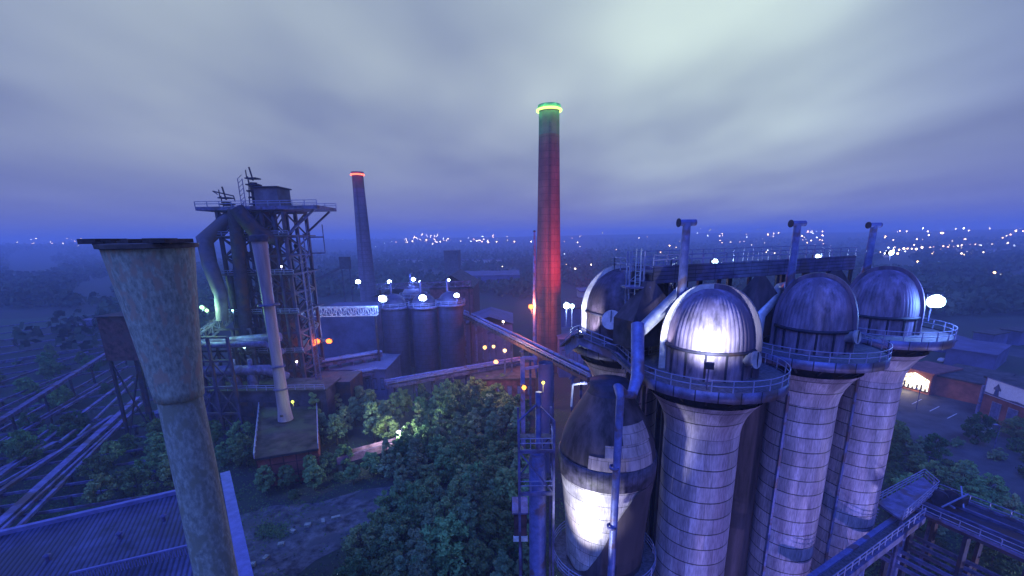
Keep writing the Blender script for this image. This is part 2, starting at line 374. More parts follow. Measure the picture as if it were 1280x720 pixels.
# ------------------------------------------------------------------ hot blast stoves
P1, P2, P3 = (at_z(893, 354, 45.5), at_z(1025, 344, 45.5), at_z(1110, 337, 45.5))
P0 = at_y(788, 334, 54)
AX = (P3-P1); AX.z = 0; AX.normalize(); BK = Vector((-AX.y, AX.x, 0))   # along the row / away from the camera
print('stoves', P0, P1, P2, P3, (P2-P1).length, (P3-P2).length)
def dome_prof(r, z0, z1, k=0, n=14):
    h = z1-z0; return [(r, k)]+[((r+k)*math.cos(PI/2*i/n)**.92 if i < n else .02, z0+(h+k)*math.sin(PI/2*i/n)) for i in range(n+1)]
def stove(P, label, rd=4.08, rs=3.45, rr=6.9, ztop=None, zd=37.0, dm=None, comb=True, lip=False):
    zt = ztop or P.z; dm = dm or DOME(); c = Vector((P.x, P.y, 0)); t = thing('hot_blast_stove', label, 'stove', c, 'hot blast stoves in a row')
    zs = zt-5.2
    MB().lathe(c, [(rs+.3, 0), (rs, 4), (rs, zd-5.9)], 64).build('shaft', ALU(), t)
    MB().lathe(c, [(rs, zd-5.9), (rs+.12, zd-5), (rs+.45, zd-4), (rs+1.0, zd-3), (rs+1.75, zd-2.1)], 64, uvr=5).build('flare', ALU(), t)
    MB().lathe(c, [(rs+1.3, zd-2.2), (rs+1.3, zd-.8)], 48).build('collar', DARK(), t)
    n = 14
    prof = [(rd, zs-.02)]+[(rd*math.cos(PI/2*i/n)**.85 if i < n else .02, zs+(zt-zs)*math.sin(PI/2*i/n)) for i in range(1, n+1)]
    MB().lathe(c, prof, 168, rib=.09).build('dome', dm, t)
    MB().lathe(c, [(rd, zd), (rd, zs-.35)], 132, rib=.07).build('drum', dm, t)
    MB().lathe(c, [(rd+.1, zs-.35), (rd+.24, zs-.3), (rd+.24, zs-.08), (rd+.1, zs-.02)], 64).build('seam_band', DARK(), t)
    # larger hood over the rear half, its lip standing proud of the dome
    ax = math.atan2(-P.y, -P.x)
    m = MB(); rh = rd+(.66 if lip else .42)
    pr = [(rh, zd)]+[(rh*math.cos(PI/2*i/n)**.85 if i < n else .02, zs+(zt+.45-zs)*math.sin(PI/2*i/n)) for i in range(n+1)]
    a0, a1 = ax+R(76), ax+R(284)
    m.lathe(c, pr, 40, a0, a1)
    pi_ = [(max(.02, r-.62), z-(.6 if j == len(pr)-1 else 0)) for j, (r, z) in enumerate(pr)]
    for a in (a0, a1):   # lips
        v = [(c.x+r*math.cos(a), c.y+r*math.sin(a), z) for r, z in pr]+[(c.x+r*math.cos(a), c.y+r*math.sin(a), z) for r, z in pi_]
        q = len(pr); m.add(v, [(j, j+1, q+j+1, q+j) for j in range(q-1)])
    fx = Vector((math.cos(ax), math.sin(ax), 0))*.05; q = len(pr)
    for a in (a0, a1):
        lm = mat('painted_lit_lip', (.5, .48, .58), .5, .2, var=.25) if lip and a == a1 else mat('hood_sheet', (.15, .11, .2), .55, .2, var=.35, scale=.8, streak=True)  # pale colour paints the lamplit look onto the left lip
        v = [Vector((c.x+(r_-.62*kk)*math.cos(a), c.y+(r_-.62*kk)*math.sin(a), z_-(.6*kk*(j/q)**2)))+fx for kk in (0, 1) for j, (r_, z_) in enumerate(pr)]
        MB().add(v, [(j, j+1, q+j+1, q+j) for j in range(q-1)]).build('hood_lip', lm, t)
    m.build('rear_hood', mat('hood_sheet', (.15, .11, .2), .55, .2, var=.35, scale=.8, streak=True), t)
    # platform
    d = MB().lathe(c, [(rd, zd-.12), (rr, zd-.12), (rr, zd), (rd, zd)], 64, smooth=False).build('platform', GRATE(), t)
    MB().lathe(c, [(rr, zd-.85), (rr+.06, zd-.85), (rr+.06, zd+.12), (rr, zd+.12)], 64, uvr=rr).build('fascia', mat('fascia_panels', (.15, .145, .33), .5, .3, var=.35, scale=.9, kind='panels', rust=(.10, .07, .10), kw=dict(w=1.8, h=3, m=.06, off=0)), t)
    m = MB(); ring_rail(m, c, rr, zd, 1.15, posts=26); m.build('railing', RAIL(), t)
    m = MB()
    for i in range(16):
        a = 2*PI*i/16; co, si = math.cos(a), math.sin(a)
        m.bar((c.x+(rs+.5)*co, c.y+(rs+.5)*si, zd-2.4), (c.x+(rr-.1)*co, c.y+(rr-.1)*si, zd-.55), .16)
        m.bar((c.x+rs*co, c.y+rs*si, zd-.6), (c.x+rr*co, c.y+rr*si, zd-.5), .14, .3)
    m.build('bracket_ring', DARK(), t)
    if comb:
        q = c-AX*3.4+BK*4.6; MB().lathe(q, [(2.5, 0), (2.5, zd-3), (2.9, zd-1.2)], 36).build('combustion_shaft', SHELL(), t)
        MB().bar((c.x-AX.x*rs*.95, c.y-AX.y*rs-.6, 1), (c.x-AX.x*rs*.95, c.y-AX.y*rs-.6, zd-4), .25).build('conduit', PIPE(), t)
    m = MB()
    for k in range(14):
        a = 2*PI*k/14+.2; m.bar((c.x+(rd+.05)*math.cos(a), c.y+(rd+.05)*math.sin(a), zd), (c.x+(rd+.05)*math.cos(a), c.y+(rd+.05)*math.sin(a), zs-.3), .16)
    m.each('drum_rib', DARK(), t)
    return t, c, ax
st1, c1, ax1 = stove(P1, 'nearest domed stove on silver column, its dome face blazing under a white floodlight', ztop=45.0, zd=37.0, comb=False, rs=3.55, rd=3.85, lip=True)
st2, c2, ax2 = stove(P2, 'middle domed stove of the three silver columns, dull purple dome', ztop=45.3, zd=37.5, rs=3.4, rd=3.5)
st3, c3, ax3 = stove(P3, 'farthest right silver stove, floodlight glaring on its round platform', rs=3.35, zd=38.1, rd=3.55)
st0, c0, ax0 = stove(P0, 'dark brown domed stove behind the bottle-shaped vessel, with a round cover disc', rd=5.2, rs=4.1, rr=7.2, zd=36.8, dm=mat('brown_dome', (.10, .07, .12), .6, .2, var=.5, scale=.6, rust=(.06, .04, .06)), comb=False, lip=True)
def disc_on(t, c, ang, r, z, rad, tilt=0.15, m=None):
    a = ang; d = Vector((math.cos(a), math.sin(a), tilt)).normalized(); p = Vector((c.x, c.y, 0))+Vector((math.cos(a)*r, math.sin(a)*r, z))
    mb = MB().tube([p-d*.2, p+d*.55, p+d*.56, p+d*.8], [rad*.8, rad*.8, rad, rad], 20)
    o = mb.build('manhole', m or mat('pale_cover', (.42, .38, .48), .5, .3, var=.25, scale=1), t)
    MB().bar(p+d*.86-Vector((0, 0, rad*.9)), p+d*.86+Vector((0, 0, rad*.9)), .08).build('hinge_bar', DARK(), o)
disc_on(st1, c1, ax1+R(57), 3.95, 39.0, .78)
disc_on(st2, c2, ax2+R(63), 3.6, 39.4, .72)
disc_on(st0, c0, ax0-R(18), 5.3, 40.3, 1.15, .35)
# ------------------------------------------------------------------ gallery behind the domes
G0 = c1+BK*8.3-AX*1.5; G1 = c3+BK*8.3+AX*5.5; zg = 46.0
t = thing('service_gallery', 'long railed steel gallery running behind the domes of the stoves', 'gallery', (G0.x, G0.y, 0))
gz = lambda p, z: Vector((p.x, p.y, z))
m = MB().bar(gz(G0, zg), gz(G1, zg), 3.4, .2); m.build('deck', GRATE(), t)
m = MB(); m.wall(gz(G0-BK*1.75, zg-1.1), gz(G1-BK*1.75, zg-1.1), 1.9, .08); m.build('side_panel', mat('gallery_panel', (.12, .115, .27), .6, .2, var=.3, scale=.6, kind='panels', rust=(.10, .08, .12), kw=dict(w=3.0, h=.42, m=.05, off=0, mc=.35)), t)
m = MB(); line_rail(m, gz(G0-BK*1.7, zg+.8), gz(G1-BK*1.7, zg+.8), 1.1, 1.8, .09); m.build('railing', RAIL(), t)
m = MB(); line_rail(m, gz(G0+BK*1.7, zg), gz(G1+BK*1.7, zg), 2.2, 1.8, .09, (1, .75, .5)); m.build('railing', RAIL(), t)
m = MB()
for i in range(8):
    a = lerp(G0, G1, i/7); m.bar(gz(a+BK*1.4, 0), gz(a+BK*1.4, zg), .5); m.bar(gz(a-BK*1.4, 28), gz(a-BK*1.4, zg-.1), .35)
m.each('column', DARK(), t)
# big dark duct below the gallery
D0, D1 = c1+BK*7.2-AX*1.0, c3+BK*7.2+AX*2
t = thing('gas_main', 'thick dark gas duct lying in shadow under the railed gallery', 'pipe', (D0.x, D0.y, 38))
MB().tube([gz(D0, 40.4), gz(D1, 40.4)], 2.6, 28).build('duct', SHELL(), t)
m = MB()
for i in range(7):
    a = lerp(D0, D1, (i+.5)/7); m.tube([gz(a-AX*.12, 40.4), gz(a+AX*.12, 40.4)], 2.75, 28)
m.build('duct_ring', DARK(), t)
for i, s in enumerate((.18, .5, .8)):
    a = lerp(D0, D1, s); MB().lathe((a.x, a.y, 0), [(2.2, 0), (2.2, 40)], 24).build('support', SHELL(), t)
# hip-roofed hoods beside each vent
vents = [((854, 348), (858, 279), 'pale cyan vent pipe beside the floodlit dome, flared cap on top'),
         ((989, 343), (997, 280), 'slim purple vent pipe between the first and middle domes'),
         ((1085, 333), (1092, 282), 'rightmost slim vent pipe, rising behind the middle dome')]
for i, ((bx, by), (tx, ty), lb) in enumerate(vents):
    cc = (c1, c2, c3)[i]; base = at_y(bx, by, cc.y+1.2+i*.3); top = at_y(tx, ty, cc.y+1.2+i*.3); base.x = top.x = (base.x+top.x)/2
    t = thing('vent_pipe', lb, 'vent pipe', base, 'three vent pipes over the stoves')
    MB().tube([base-Vector((0, 0, 3)), top], [.44, .36], 16).build('pipe', PIPE(), t)
    MB().tube([top+Vector((-.8, -.1, .05)), top+Vector((.85, .1, .05))], .3, 16).build('cap', PIPE(), t)
    MB().tube([top+Vector((-.86, -.11, .05)), top+Vector((-.78, -.1, .05))], .4, 16).build('cap_flange', DARK(), t)
    ep, en, y1, y2 = [((853, 364), (798, 416), 45.5, 41.2), ((977, 360), (949, 394), 51, 48), ((1087, 338), (1062, 366), 58, 56)][i]
    e0, e1 = at_y(*ep, y1), at_y(*en, y2); b0_ = Vector((base.x, base.y, e0.z+.6))
    MB().tube([b0_, e0, e1, e1-Vector((0, 0, .5 if i == 0 else 4))], .55, 14).build('elbow_pipe', mat('pale_pipe', (.34, .36, .5), .4, .3, var=.2), t)
    hd = thing('valve_hood', ['dark hipped hood at the foot of the cyan vent pipe', 'dark hipped hood left of the middle dome', 'dark hipped hood left of the farthest dome'][i], 'hood', gz(base, 41), 'hipped hoods under the gallery')
    q = base+BK*(4.6 if i == 0 else 2.6)-AX*(0 if i == 0 else 1.4); s = 3.2; bz = 41.4; tz = 45.2
    b4 = [q+AX*s+BK*1.6, q-AX*s+BK*1.6, q-AX*s-BK*1.6, q+AX*s-BK*1.6]; t4 = [q+AX*.5+BK*.3, q-AX*.5+BK*.3, q-AX*.5-BK*.3, q+AX*.5-BK*.3]
    MB().hexa([gz(p, bz) for p in b4]+[gz(p, tz) for p in t4]).build('roof', SHELL(), hd)
    MB().hexa([gz(p, 38.5) for p in b4]+[gz(p, bz-.003) for p in b4]).build('wall', DARK(), hd)
# lit deck between stoves 0 and 1
t = thing('access_platform', 'cyan lit railed platform in front of the dark dome, left of the vent pipe', 'platform', at_y(770, 345, 50))
a, b, c_, d_ = at_y(768, 335, 54), at_y(845, 331, 52), at_y(838, 345, 47.5), at_y(800, 350, 48)
z0 = 45.9
pa = [gz(x, z0) for x in (a, b, c_, d_)]
MB().hexa([p-Vector((0, 0, .9)) for p in pa]+pa).build('deck', FASCIA(), t)
m = MB(); [line_rail(m, pa[i], pa[(i+1) % 4], 1.5, 1.4, .09) for i in range(4)]; m.build('railing', RAIL(), t)
m = MB(); [m.bar(p-Vector((0, 0, 9)), p-Vector((0, 0, .9)), .2) for p in pa]; m.each('post', STEEL(), t)
# ladder tower in front of the dark dome
t = thing('ladder_tower', 'narrow caged ladder tower standing before the dark brown dome', 'ladder', at_y(800, 420, 46))
L0 = at_y(797, 325, 46.2); m = MB()
for dx in (-.75, .75):
    for dy in (0, 1.2): m.bar((L0.x+dx, L0.y+dy, 35), (L0.x+dx, L0.y+dy, L0.z+.9), .15)
for i in range(9):
    zz = 36.5+i*1.25; m.bar((L0.x-.75, L0.y, zz), (L0.x+.75, L0.y, zz), .09); m.bar((L0.x-.75, L0.y, zz), (L0.x+.75, L0.y, zz+1.25), .06) if i % 2 else None
m.build('frame', RAIL(), t)
m = MB()
for dx in (-.25, .25): m.bar((L0.x+dx, L0.y-.35, 36), (L0.x+dx, L0.y-.35, L0.z+1.2), .09)
for i in range(28): m.bar((L0.x-.25, L0.y-.35, 36+i*.38), (L0.x+.25, L0.y-.35, 36+i*.38), .05)
m.build('ladder', mat('ladder_paint', (.45, .5, .6), .5, .2), t)
MB().box((L0.x, L0.y+.3, 44.6), (2.6, 2.2, .18)).build('landing', FASCIA(), t)
# ------------------------------------------------------------------ bottle-shaped vessel
VC = at_y(757, 600, 40.5); VC.z = 0
t = thing('dust_catcher', 'bulging dark vessel with torn bare metal patches and a blazing lower belly', 'vessel', VC)
prof = [(3.6, 4), (3.9, 15), (4.15, 21), (4.5, 25), (4.78, 26.8)]
MB().lathe(VC, prof, 72).build('lower_body', mat('belly_cladding', (.52, .47, .55), .5, .3, var=.3, scale=.6, kind='cladding', rust=(.34, .28, .32), kw=dict(w=1.9, h=1.5, m=.05, v=.5)), t)
MB().lathe(VC, [(4.78, 26.6), (4.9, 26.65), (4.95, 28.7), (4.8, 28.8)], 72).build('riveted_band', mat('band_steel', (.10, .085, .15), .6, .3, var=.5, scale=1, kind='panels', kw=dict(w=.55, h=5, m=.04, off=0, mc=.5)), t)
MB().lathe(VC, [(4.78, 28.8), (4.55, 30.3), (3.8, 32.2), (2.7, 34.0), (2.15, 35.0)], 72).build('shoulder', SHELL(), t)
MB().lathe(VC, [(2.15, 35.0), (1.95, 35.4), (1.9, 36.1), (.02, 36.2)], 36, rib=.04).build('neck', DARK(), t)
angf = math.atan2(-VC.y, -VC.x)
PK = mat('bare_patch', (.46, .36, .42), .45, .35, var=.3, scale=1.4, streak=True, kind='panels', kw=dict(w=1.6, h=1.0, m=.03, mc=.4))
def seg_r(zv):
    tb = [(28.8, 4.78), (30.3, 4.55), (32.2, 3.8), (34.0, 2.7)]
    for (za, ra), (zb, rb) in zip(tb, tb[1:]):
        if za <= zv <= zb: return ra+(rb-ra)*(zv-za)/(zb-za)
    return 4.78
for a_, b_, za, zb in ((-20, 62, 28.85, 30.1), (-2, 62, 30.1, 31.2), (20, 66, 31.2, 32.8)):
    prf = [(seg_r(zv)+.1, zv) for zv in (za, (za+zb)/2, zb)]
    MB().lathe(VC, prf, 24, angf+R(a_), angf+R(b_)).build('cladding_patch', PK, t)
# dark sheet as painted shade over the right and lowest part of the belly
m = MB(); n = 36
vs = []; fs = []
for i in range(n+1):
    a = R(-70+200*i/n); q = (i/n); lo = 4
    edge = 16.6+max(0, (math.degrees(a)+22))*.17
    edge = min(26.5, edge+.25*math.sin(i*.9))
    for j in range(12):
        zz = lo+(edge-lo)*j/11
        for (ra, za), (rb, zb) in zip(prof, prof[1:]):
            if za <= zz <= zb+1e-4: rr_ = ra+(rb-ra)*(zz-za)/(zb-za)
        vs.append((VC.x+(rr_+.12)*math.cos(angf+a), VC.y+(rr_+.12)*math.sin(angf+a), zz))
for i in range(n):
    for j in range(11): fs.append((i*12+j, (i+1)*12+j, (i+1)*12+j+1, i*12+j+1))
m.add(vs, fs, smooth=True).build('shade_wrap', SHELL(), t)
MB().lathe(VC, [(3.5, 16.0), (5.5, 16.0), (5.5, 16.15), (3.5, 16.15)], 48, smooth=False).build('platform', GRATE(), t)
m = MB(); ring_rail(m, VC, 5.45, 16.15, 1.2, posts=18, t=.05, rails=(1, .66, .33)); m.build('railing', RAIL(), t)
m = MB(); ring_rail(m, VC, 4.0, 18.8, 1.1, a0=angf-R(60), a1=angf+R(30), posts=7, t=.05, rails=(1, .66, .33, 0)); m.build('railing', RAIL(), t)
m = MB()
for i in range(6):
    a = 2*PI*i/6; m.bar((VC.x+3.6*math.cos(a), VC.y+3.6*math.sin(a), 0), (VC.x+3.4*math.cos(a), VC.y+3.4*math.sin(a), 15.9), .6)
m.build('support_frame', DARK(), t)
# falling pipe before the vessel
pts = [at_y(797, 405, 41), at_y(797, 470, 38.2), at_y(790, 494, 36.6), at_y(781, 492, 35.6), at_y(773, 484, 34.8), at_y(771, 496, 34.6)]
zb = at_y(762, 720, 34.6)
pp = pts+[Vector((zb.x, 34.6, 0))]
pp[-2].x = zb.x+0.25
t = thing('drain_pipe', 'blue pipe with an S-bend falling in front of the bulging vessel', 'pipe', (zb.x, 34.6, 0))
MB().tube([Vector((pts[0].x, pts[0].y, pts[0].z)), pts[1], pts[2]], [.62, .6, .45], 14).build('upper_pipe', PIPE(), t)
MB().tube(pts[2:]+[Vector((zb.x, 34.6, 0))], .34, 12).build('lower_pipe', PIPE(), t)
m = MB()
for zz in (12, 18, 24, 30): m.lathe((zb.x, 34.6, zz), [(.33, -.12), (.46, -.12), (.46, .12), (.33, .12)], 14)
m.build('flange', STEEL(), t)
# connecting walkway from the left, level with platforms
t = thing('access_walkway', 'bent railed walkway left of the dark dome, leading off its platform', 'walkway', at_y(715, 440, 48))
wp = [at_y(706, 432, 52), at_y(722, 418, 50), at_y(770, 438, 47), at_y(796, 462, 44)]
m = MB(); r_ = MB(); f_ = MB()
for a, b in zip(wp, wp[1:]):
    m.bar(a, b, 1.6, .15); s = Vector((0, -.8, 0)); line_rail(r_, a+s, b+s, 1.15, 1.6, .09); f_.bar(a+s-Vector((0, 0, .5)), b+s-Vector((0, 0, .5)), .08, 1.0)
m.build('deck', GRATE(), t); r_.build('railing', RAIL(), t); f_.build('fascia', FASCIA(), t)
# ------------------------------------------------------------------ pipe column with platform frame, lower centre
Q = at_y(672, 600, 40); t = thing('pipe_column', 'stout pale blue pipe column inside a steel frame, left of the bulging vessel', 'pipe column', (Q.x, Q.y, 0))
zt_ = at_y(672, 566, 40).z
MB().tube([(Q.x, Q.y, 0), (Q.x, Q.y, zt_-.6), (Q.x, Q.y, zt_)], [.9, .9, .7], 20).build('column', PIPE(), t)
zq = at_y(672, 490, 40).z
MB().tube([(Q.x+.1, Q.y, zt_), (Q.x+.1, Q.y, zq)], .3, 10).build('vent', PIPE(), t)
m = MB()
X0, X1, Y0, Y1 = Q.x-1.9, Q.x+1.5, Q.y-1.6, Q.y+1.8
zA, zB = zt_+1.0, zt_-3.6
for x in (X0, X1):
    for y in (Y0, Y1): m.bar((x, y, 0), (x, y, zA+3.2), .22)
for zz in (zA, zB):
    m.bar((X0, Y0, zz), (X1, Y0, zz), .2, .35); m.bar((X0, Y1, zz), (X1, Y1, zz), .2, .35); m.bar((X0, Y0, zz), (X0, Y1, zz), .2, .35); m.bar((X1, Y0, zz), (X1, Y1, zz), .2, .35)
m.bar((X0, Y0, zA), (X1, Y0, zB), .14); m.bar((X0, Y1, zB), (X1, Y1, zA), .14)
m.bar((X0, Y0, zA+3.2), (Q.x, Q.y, zA+4.3), .14); m.bar((X1, Y0, zA+3.2), (Q.x, Q.y, zA+4.3), .14)
m.build('frame', STEEL(), t)
MB().box(((X0+X1)/2, Y1-.5, zA+.22), (X1-X0, 1.0, .08)).build('platform', GRATE(), t)
MB().box(((X0+X1)/2, Y1-.5, zB+.22), (X1-X0, 1.0, .08)).build('platform', GRATE(), t)
m = MB()
for zz in (zA+.26, zB+.26):
    line_rail(m, (X0, Y0, zz), (X1, Y0, zz), 1.1, 1.3, .07); line_rail(m, (X0, Y0, zz), (X0, Y1, zz), 1.1, 1.3, .07); line_rail(m, (X1, Y0, zz), (X1, Y1, zz), 1.1, 1.3, .07)
m.build('railing', RAIL(), t)
u = at_y(650, 640, 46); t = thing('control_cabin', 'small pale cabin with rusty flank low behind the pipe column', 'cabin', (u.x, u.y, 0))
MB().box((u.x, u.y, u.z-1), (1.5, 3, 3.6)).build('wall', RUSTY(), t); MB().box((u.x, u.y, u.z+.9), (1.9, 3.3, .2)).build('roof', FASCIA(), t)
MB().box((u.x, u.y, (u.z-2.8)/2), (.5, .5, u.z-2.8)).build('post', DARK(), t)
MB().box((u.x, u.y-1.55, u.z-2.5), (1.7, .3, .6)).build('sill', mat('pale_sill', (.7, .7, .75), .6), t)

# ------------------------------------------------------------------ concrete stack, left foreground
SC = at_y(225, 496, 24); zj = SC.z
t = thing('concrete_stack', 'mossy concrete funnel-topped stack in the left foreground', 'stack', (SC.x, SC.y, 0))
MB().lathe((SC.x, SC.y, 0), [(1.25, 0), (1.10, zj-.05)], 48).build('shaft', CONC(), t)
tz = at_y(180, 308, 24).z
MB().lathe((SC.x, SC.y, 0), [(1.10, zj-.05), (1.2, zj), (1.24, zj+.5), (1.62, zj+(tz-zj)*.55), (2.02, tz)], 48).build('funnel', mat('mossy_concrete', (.34, .37, .31), .92, 0, var=.3, scale=5.5, streak=.45, rust=(.34, .27, .21), bump=.4), t)
m = MB(); m.lathe((SC.x, SC.y, 0), [(1.95, tz-.12), (2.2, tz-.08), (2.22, tz+.14), (1.7, tz+.18)], 32, smooth=False)
m.build('rim', mat('rim_concrete', (.12, .10, .10), .9, 0, var=.4), t)
m = MB()
for a, ln, hh in ((-1.8, .9, .26), (-1.0, .5, .2), (-.15, .3, .14), (.25, .35, .22), (1.15, .5, .24), (1.95, .8, .2)):
    m.box((SC.x+a, SC.y-.9+random.random()*.5, tz+.17+hh/2), (ln, 1.9, hh), random.uniform(-.12, .12)); m.box((SC.x+a*.9+.2, SC.y-1.3, tz+.2), (ln*.5, .7, .16), .5)
m.build('broken_slab', mat('slab', (.07, .055, .06), .9, 0, var=.4), t)

# ------------------------------------------------------------------ ribbed roof, bottom left
ZR = 22
A, B, Cc = at_z(-60, 683, ZR), at_z(276, 604, ZR), at_z(300, 740, ZR)
t = thing('factory_hall', 'long hall with a ribbed blue roof behind the concrete stack', 'hall', (B.x, B.y, 0))
D = A+(Cc-B)*1.6; E = B+(Cc-B)*1.6; A = A+(A-B)*.4; D = D+(A-B)*.4
rang = math.atan2((A-B).y, (A-B).x)
MB().add([A, B, E, D], [(0, 1, 2, 3)]).build('roof', mat('ribbed_roof', (.085, .09, .19), .6, .1, var=.4, scale=.35, rust=(.06, .06, .10), kind='corrugated', kw=dict(s=.75, rot=-rang, bump=.7, k=.95)), t)
m = MB()
dn = Vector((0, 0, ZR-.02))
MB().hexa([Vector((p.x, p.y, 0)) for p in (A, B, E, D)]+[Vector((p.x, p.y, ZR-.15)) for p in (A, B, E, D)]).build('wall', BRICKW(), t)
RIM = mat('roof_flashing', (.17, .17, .38), .5, .1, var=.2)
MB().bar(A+Vector((0, 0, .15)), B+Vector((0, 0, .15)), .5, .55).build('eave', RIM, t)
ss = (E-B).normalized(); rr2 = Vector((-ss.y, ss.x, 0)); rr2 = rr2 if rr2.x > 0 else -rr2
MB().bar(B+rr2*.6+Vector((0, 0, .5))-ss*.4, E+rr2*.6+Vector((0, 0, .5)), 1.0, 1.2).build('parapet', RIM, t)
a, b = at_z(90, 728, ZR), at_z(246, 690, ZR)
m = MB(); m.bar(a+Vector((0, 0, .9)), b+Vector((0, 0, .9)), .2, .14)
for i in range(46): q = lerp(a, b, i/45); m.bar(q, q+Vector((0, 0, .85)), .07, .05)
m.build('roof_rail', RIM, t)

# ------------------------------------------------------------------ rails and beams, left
t = thing('ore_bunker', 'elevated track deck of long parallel girders running to the lower left', 'track deck', at_z(100, 600, 0))
ZT = 3.2
lines = [((-40, 560), (156, 452), .5), ((-40, 576), (160, 458), .35), ((-40, 690), (172, 497), 1.5), ((20, 662), (178, 503), .6),
         ((-60, 640), (165, 470), .9), ((-60, 618), (70, 553), 1.3), ((-60, 640), (80, 560), .4), ((0, 665), (168, 512), .5), ((-60, 655), (140, 520), .9),
         ((-60, 590), (150, 470), .7), ((-60, 540), (120, 455), .4), ((-60, 500), (110, 440), .5), ((-60, 525), (140, 446), .4)]
for (a, b, wd) in lines:
    p, q = at_z(*a, ZT), at_z(*b, ZT); MB().bar(p, q, wd, .6).build('girder', mat('girder_blue', (.17, .155, .36), .6, .2, var=.4, scale=.5, rust=(.09, .06, .07)), t)
m = MB()
for i in range(16):
    y0 = 430+i*15; p, q = at_z(-40, y0+30, ZT-.6), at_z(195, y0-6, ZT-.6)
    m.bar(p, q, .3, .5)
m.each('cross_beam', STEEL(), t)
m = MB()
for i in range(9):
    for fr in (.15, .5, .85):
        a = lerp(at_z(-40, 480+i*26, ZT), at_z(200, 446+i*26, ZT), fr); m.bar((a.x, a.y, 0), (a.x, a.y, ZT-.5), .5)
m.each('column', DARK(), t)
for i in range(7):
    p, q = at_z(-60, 470-i*9, 1), at_z(130, 440-i*8, 1)
    MB().bar(p, q, 1.2, .5).build('far_rail', STEEL(), t)
for i, (a, b, r1) in enumerate([((75, 552), (96, 536), .35), ((28, 560), (60, 538), .3), ((118, 525), (166, 478), .35), ((98, 545), (112, 531), .3)]):
    p, q = at_z(*a, ZT+1.0), at_z(*b, ZT+1.0); o = MB().tube([p, q], r1, 8).build('pipe_length', PIPE()); tag(o, ['short pipe lying nearest the lower left, ends open', 'short pale pipe at the left picture edge of the track deck', 'longest loose pipe on the girders beside the stack', 'stubby pipe between the two longer pipes on the deck'][i], 'pipe', 'loose pipes on the track deck')
t = thing('long_beam_bridge', 'long low conveyor beam running diagonally across the far left yard', 'conveyor', at_z(60, 500, 0))
p, q = at_z(-40, 552, 9), at_z(152, 430, 9); MB().bar(p, q, 1.4, .9).build('beam', STEEL(), t)
m = MB(); [m.bar((lerp(p, q, i/6).x, lerp(p, q, i/6).y, 0), lerp(p, q, i/6), .4) for i in range(7)]; m.each('leg', DARK(), t)
# shed behind the stack
a = at_z(133, 470, 0); u = at_y(150, 410, 108)
t = thing('bunker_tower', 'dark reddish box tower on thin legs just left of the concrete stack', 'tower', (u.x, u.y, 0))
MB().box((u.x+2.5, u.y, 27), (8, 8, 11)).build('wall', RUSTY(), t)
MB().box((u.x+2.5, u.y, 32.6), (8.6, 8.6, .3)).build('roof', DARK(), t)
m = MB()
for dx in (-1, 6):
    for dy in (-3.5, 3.5): m.bar((u.x+dx, u.y+dy, 0), (u.x+dx, u.y+dy, 21.5), .6)
m.bar((u.x-1, u.y-3.5, 0), (u.x+6, u.y-3.5, 21), .3); m.bar((u.x+6, u.y-3.5, 0), (u.x-1, u.y-3.5, 21), .3)
m.each('leg', DARK(), t)
u = at_z(120, 412, 0); t = thing('platform_shelter', 'small pale flat shelter far left beyond the yard', 'shelter', u)
MB().box((u.x, u.y, 3), (34, 3, .8)).build('canopy', FASCIA(), t); MB().box((u.x, u.y+1, 1.4), (30, 1, 2.4)).build('wall', STEEL(), t); MB().box((u.x-2, u.y, 5), (7, 4, 3)).build('hut', FASCIA(), t)

# ------------------------------------------------------------------ blast furnace, left
BY = 124
FRM = lambda: mat('furnace_steel', (.06, .05, .11), .75, .1, var=.4, scale=.5, rust=(.07, .045, .05))
def bp(px, py, dy=0): return at_y(px, py, BY+dy)
bx0, bx1 = bp(296, 400).x, bp(384, 400).x
zdk = bp(340, 262).z
t = thing('blast_furnace', 'tall lattice blast furnace tower with a cantilevered top deck', 'blast furnace', ((bx0+bx1)/2, BY, 0))
bx0 = bp(290, 262).x; bx1 = bp(368, 262).x; bw = 13
m = MB()
cols = [(x, y) for x in (bx0, (bx0*2+bx1)/3, (bx0+bx1*2)/3, bx1) for y in (BY-bw/2, BY, BY+bw/2)]
for x, y in cols: m.bar((x, y, 0), (x, y, zdk), .8)
lv = [4, 9, 14, 19.5, 25, 30.5, 36, 41, 46, 51, zdk-.6]
for zz in lv:
    for y in (BY-bw/2, BY+bw/2): m.bar((bx0, y, zz), (bx1, y, zz), .5, .6)
    for x in (bx0, bx1): m.bar((x, BY-bw/2, zz), (x, BY+bw/2, zz), .5, .6)
m.build('frame', FRM(), t)
m = MB(); xs = [bx0, (bx0*2+bx1)/3, (bx0+bx1*2)/3, bx1]
for i in range(len(lv)-1):
    for y in (BY-bw/2, BY+bw/2):
        for j in (0, 1, 2):
            m.bar((xs[j], y, lv[i]), (xs[j+1], y, lv[i+1]), .32); m.bar((xs[j+1], y, lv[i]), (xs[j], y, lv[i+1]), .32)
    for x in (bx0, bx1): m.bar((x, BY-bw/2, lv[i]), (x, BY+bw/2, lv[i+1]), .3); m.bar((x, BY+bw/2, lv[i]), (x, BY-bw/2, lv[i+1]), .3)
m.build('bracing', FRM(), t)
for zz in (19.8, 30.8, 41.3, 51.3):
    MB().box(((bx0+bx1)/2, BY, zz), (bx1-bx0+3, bw+3, .3)).build('floor', GRATE(), t)
    m = MB(); line_rail(m, (bx0-1.4, BY-bw/2-1.4, zz), (bx1+1.4, BY-bw/2-1.4, zz), 1.2, 2.5, .14); m.build('railing', RAIL(), t)
xc = (bx0+bx1)/2
MB().lathe((xc, BY, 0), [(6.5, 0), (6.8, 8), (5.2, 14), (5.6, 22), (4.4, 36), (3.2, 44), (3, 48)], 32).build('furnace_shell', SHELL(), t)
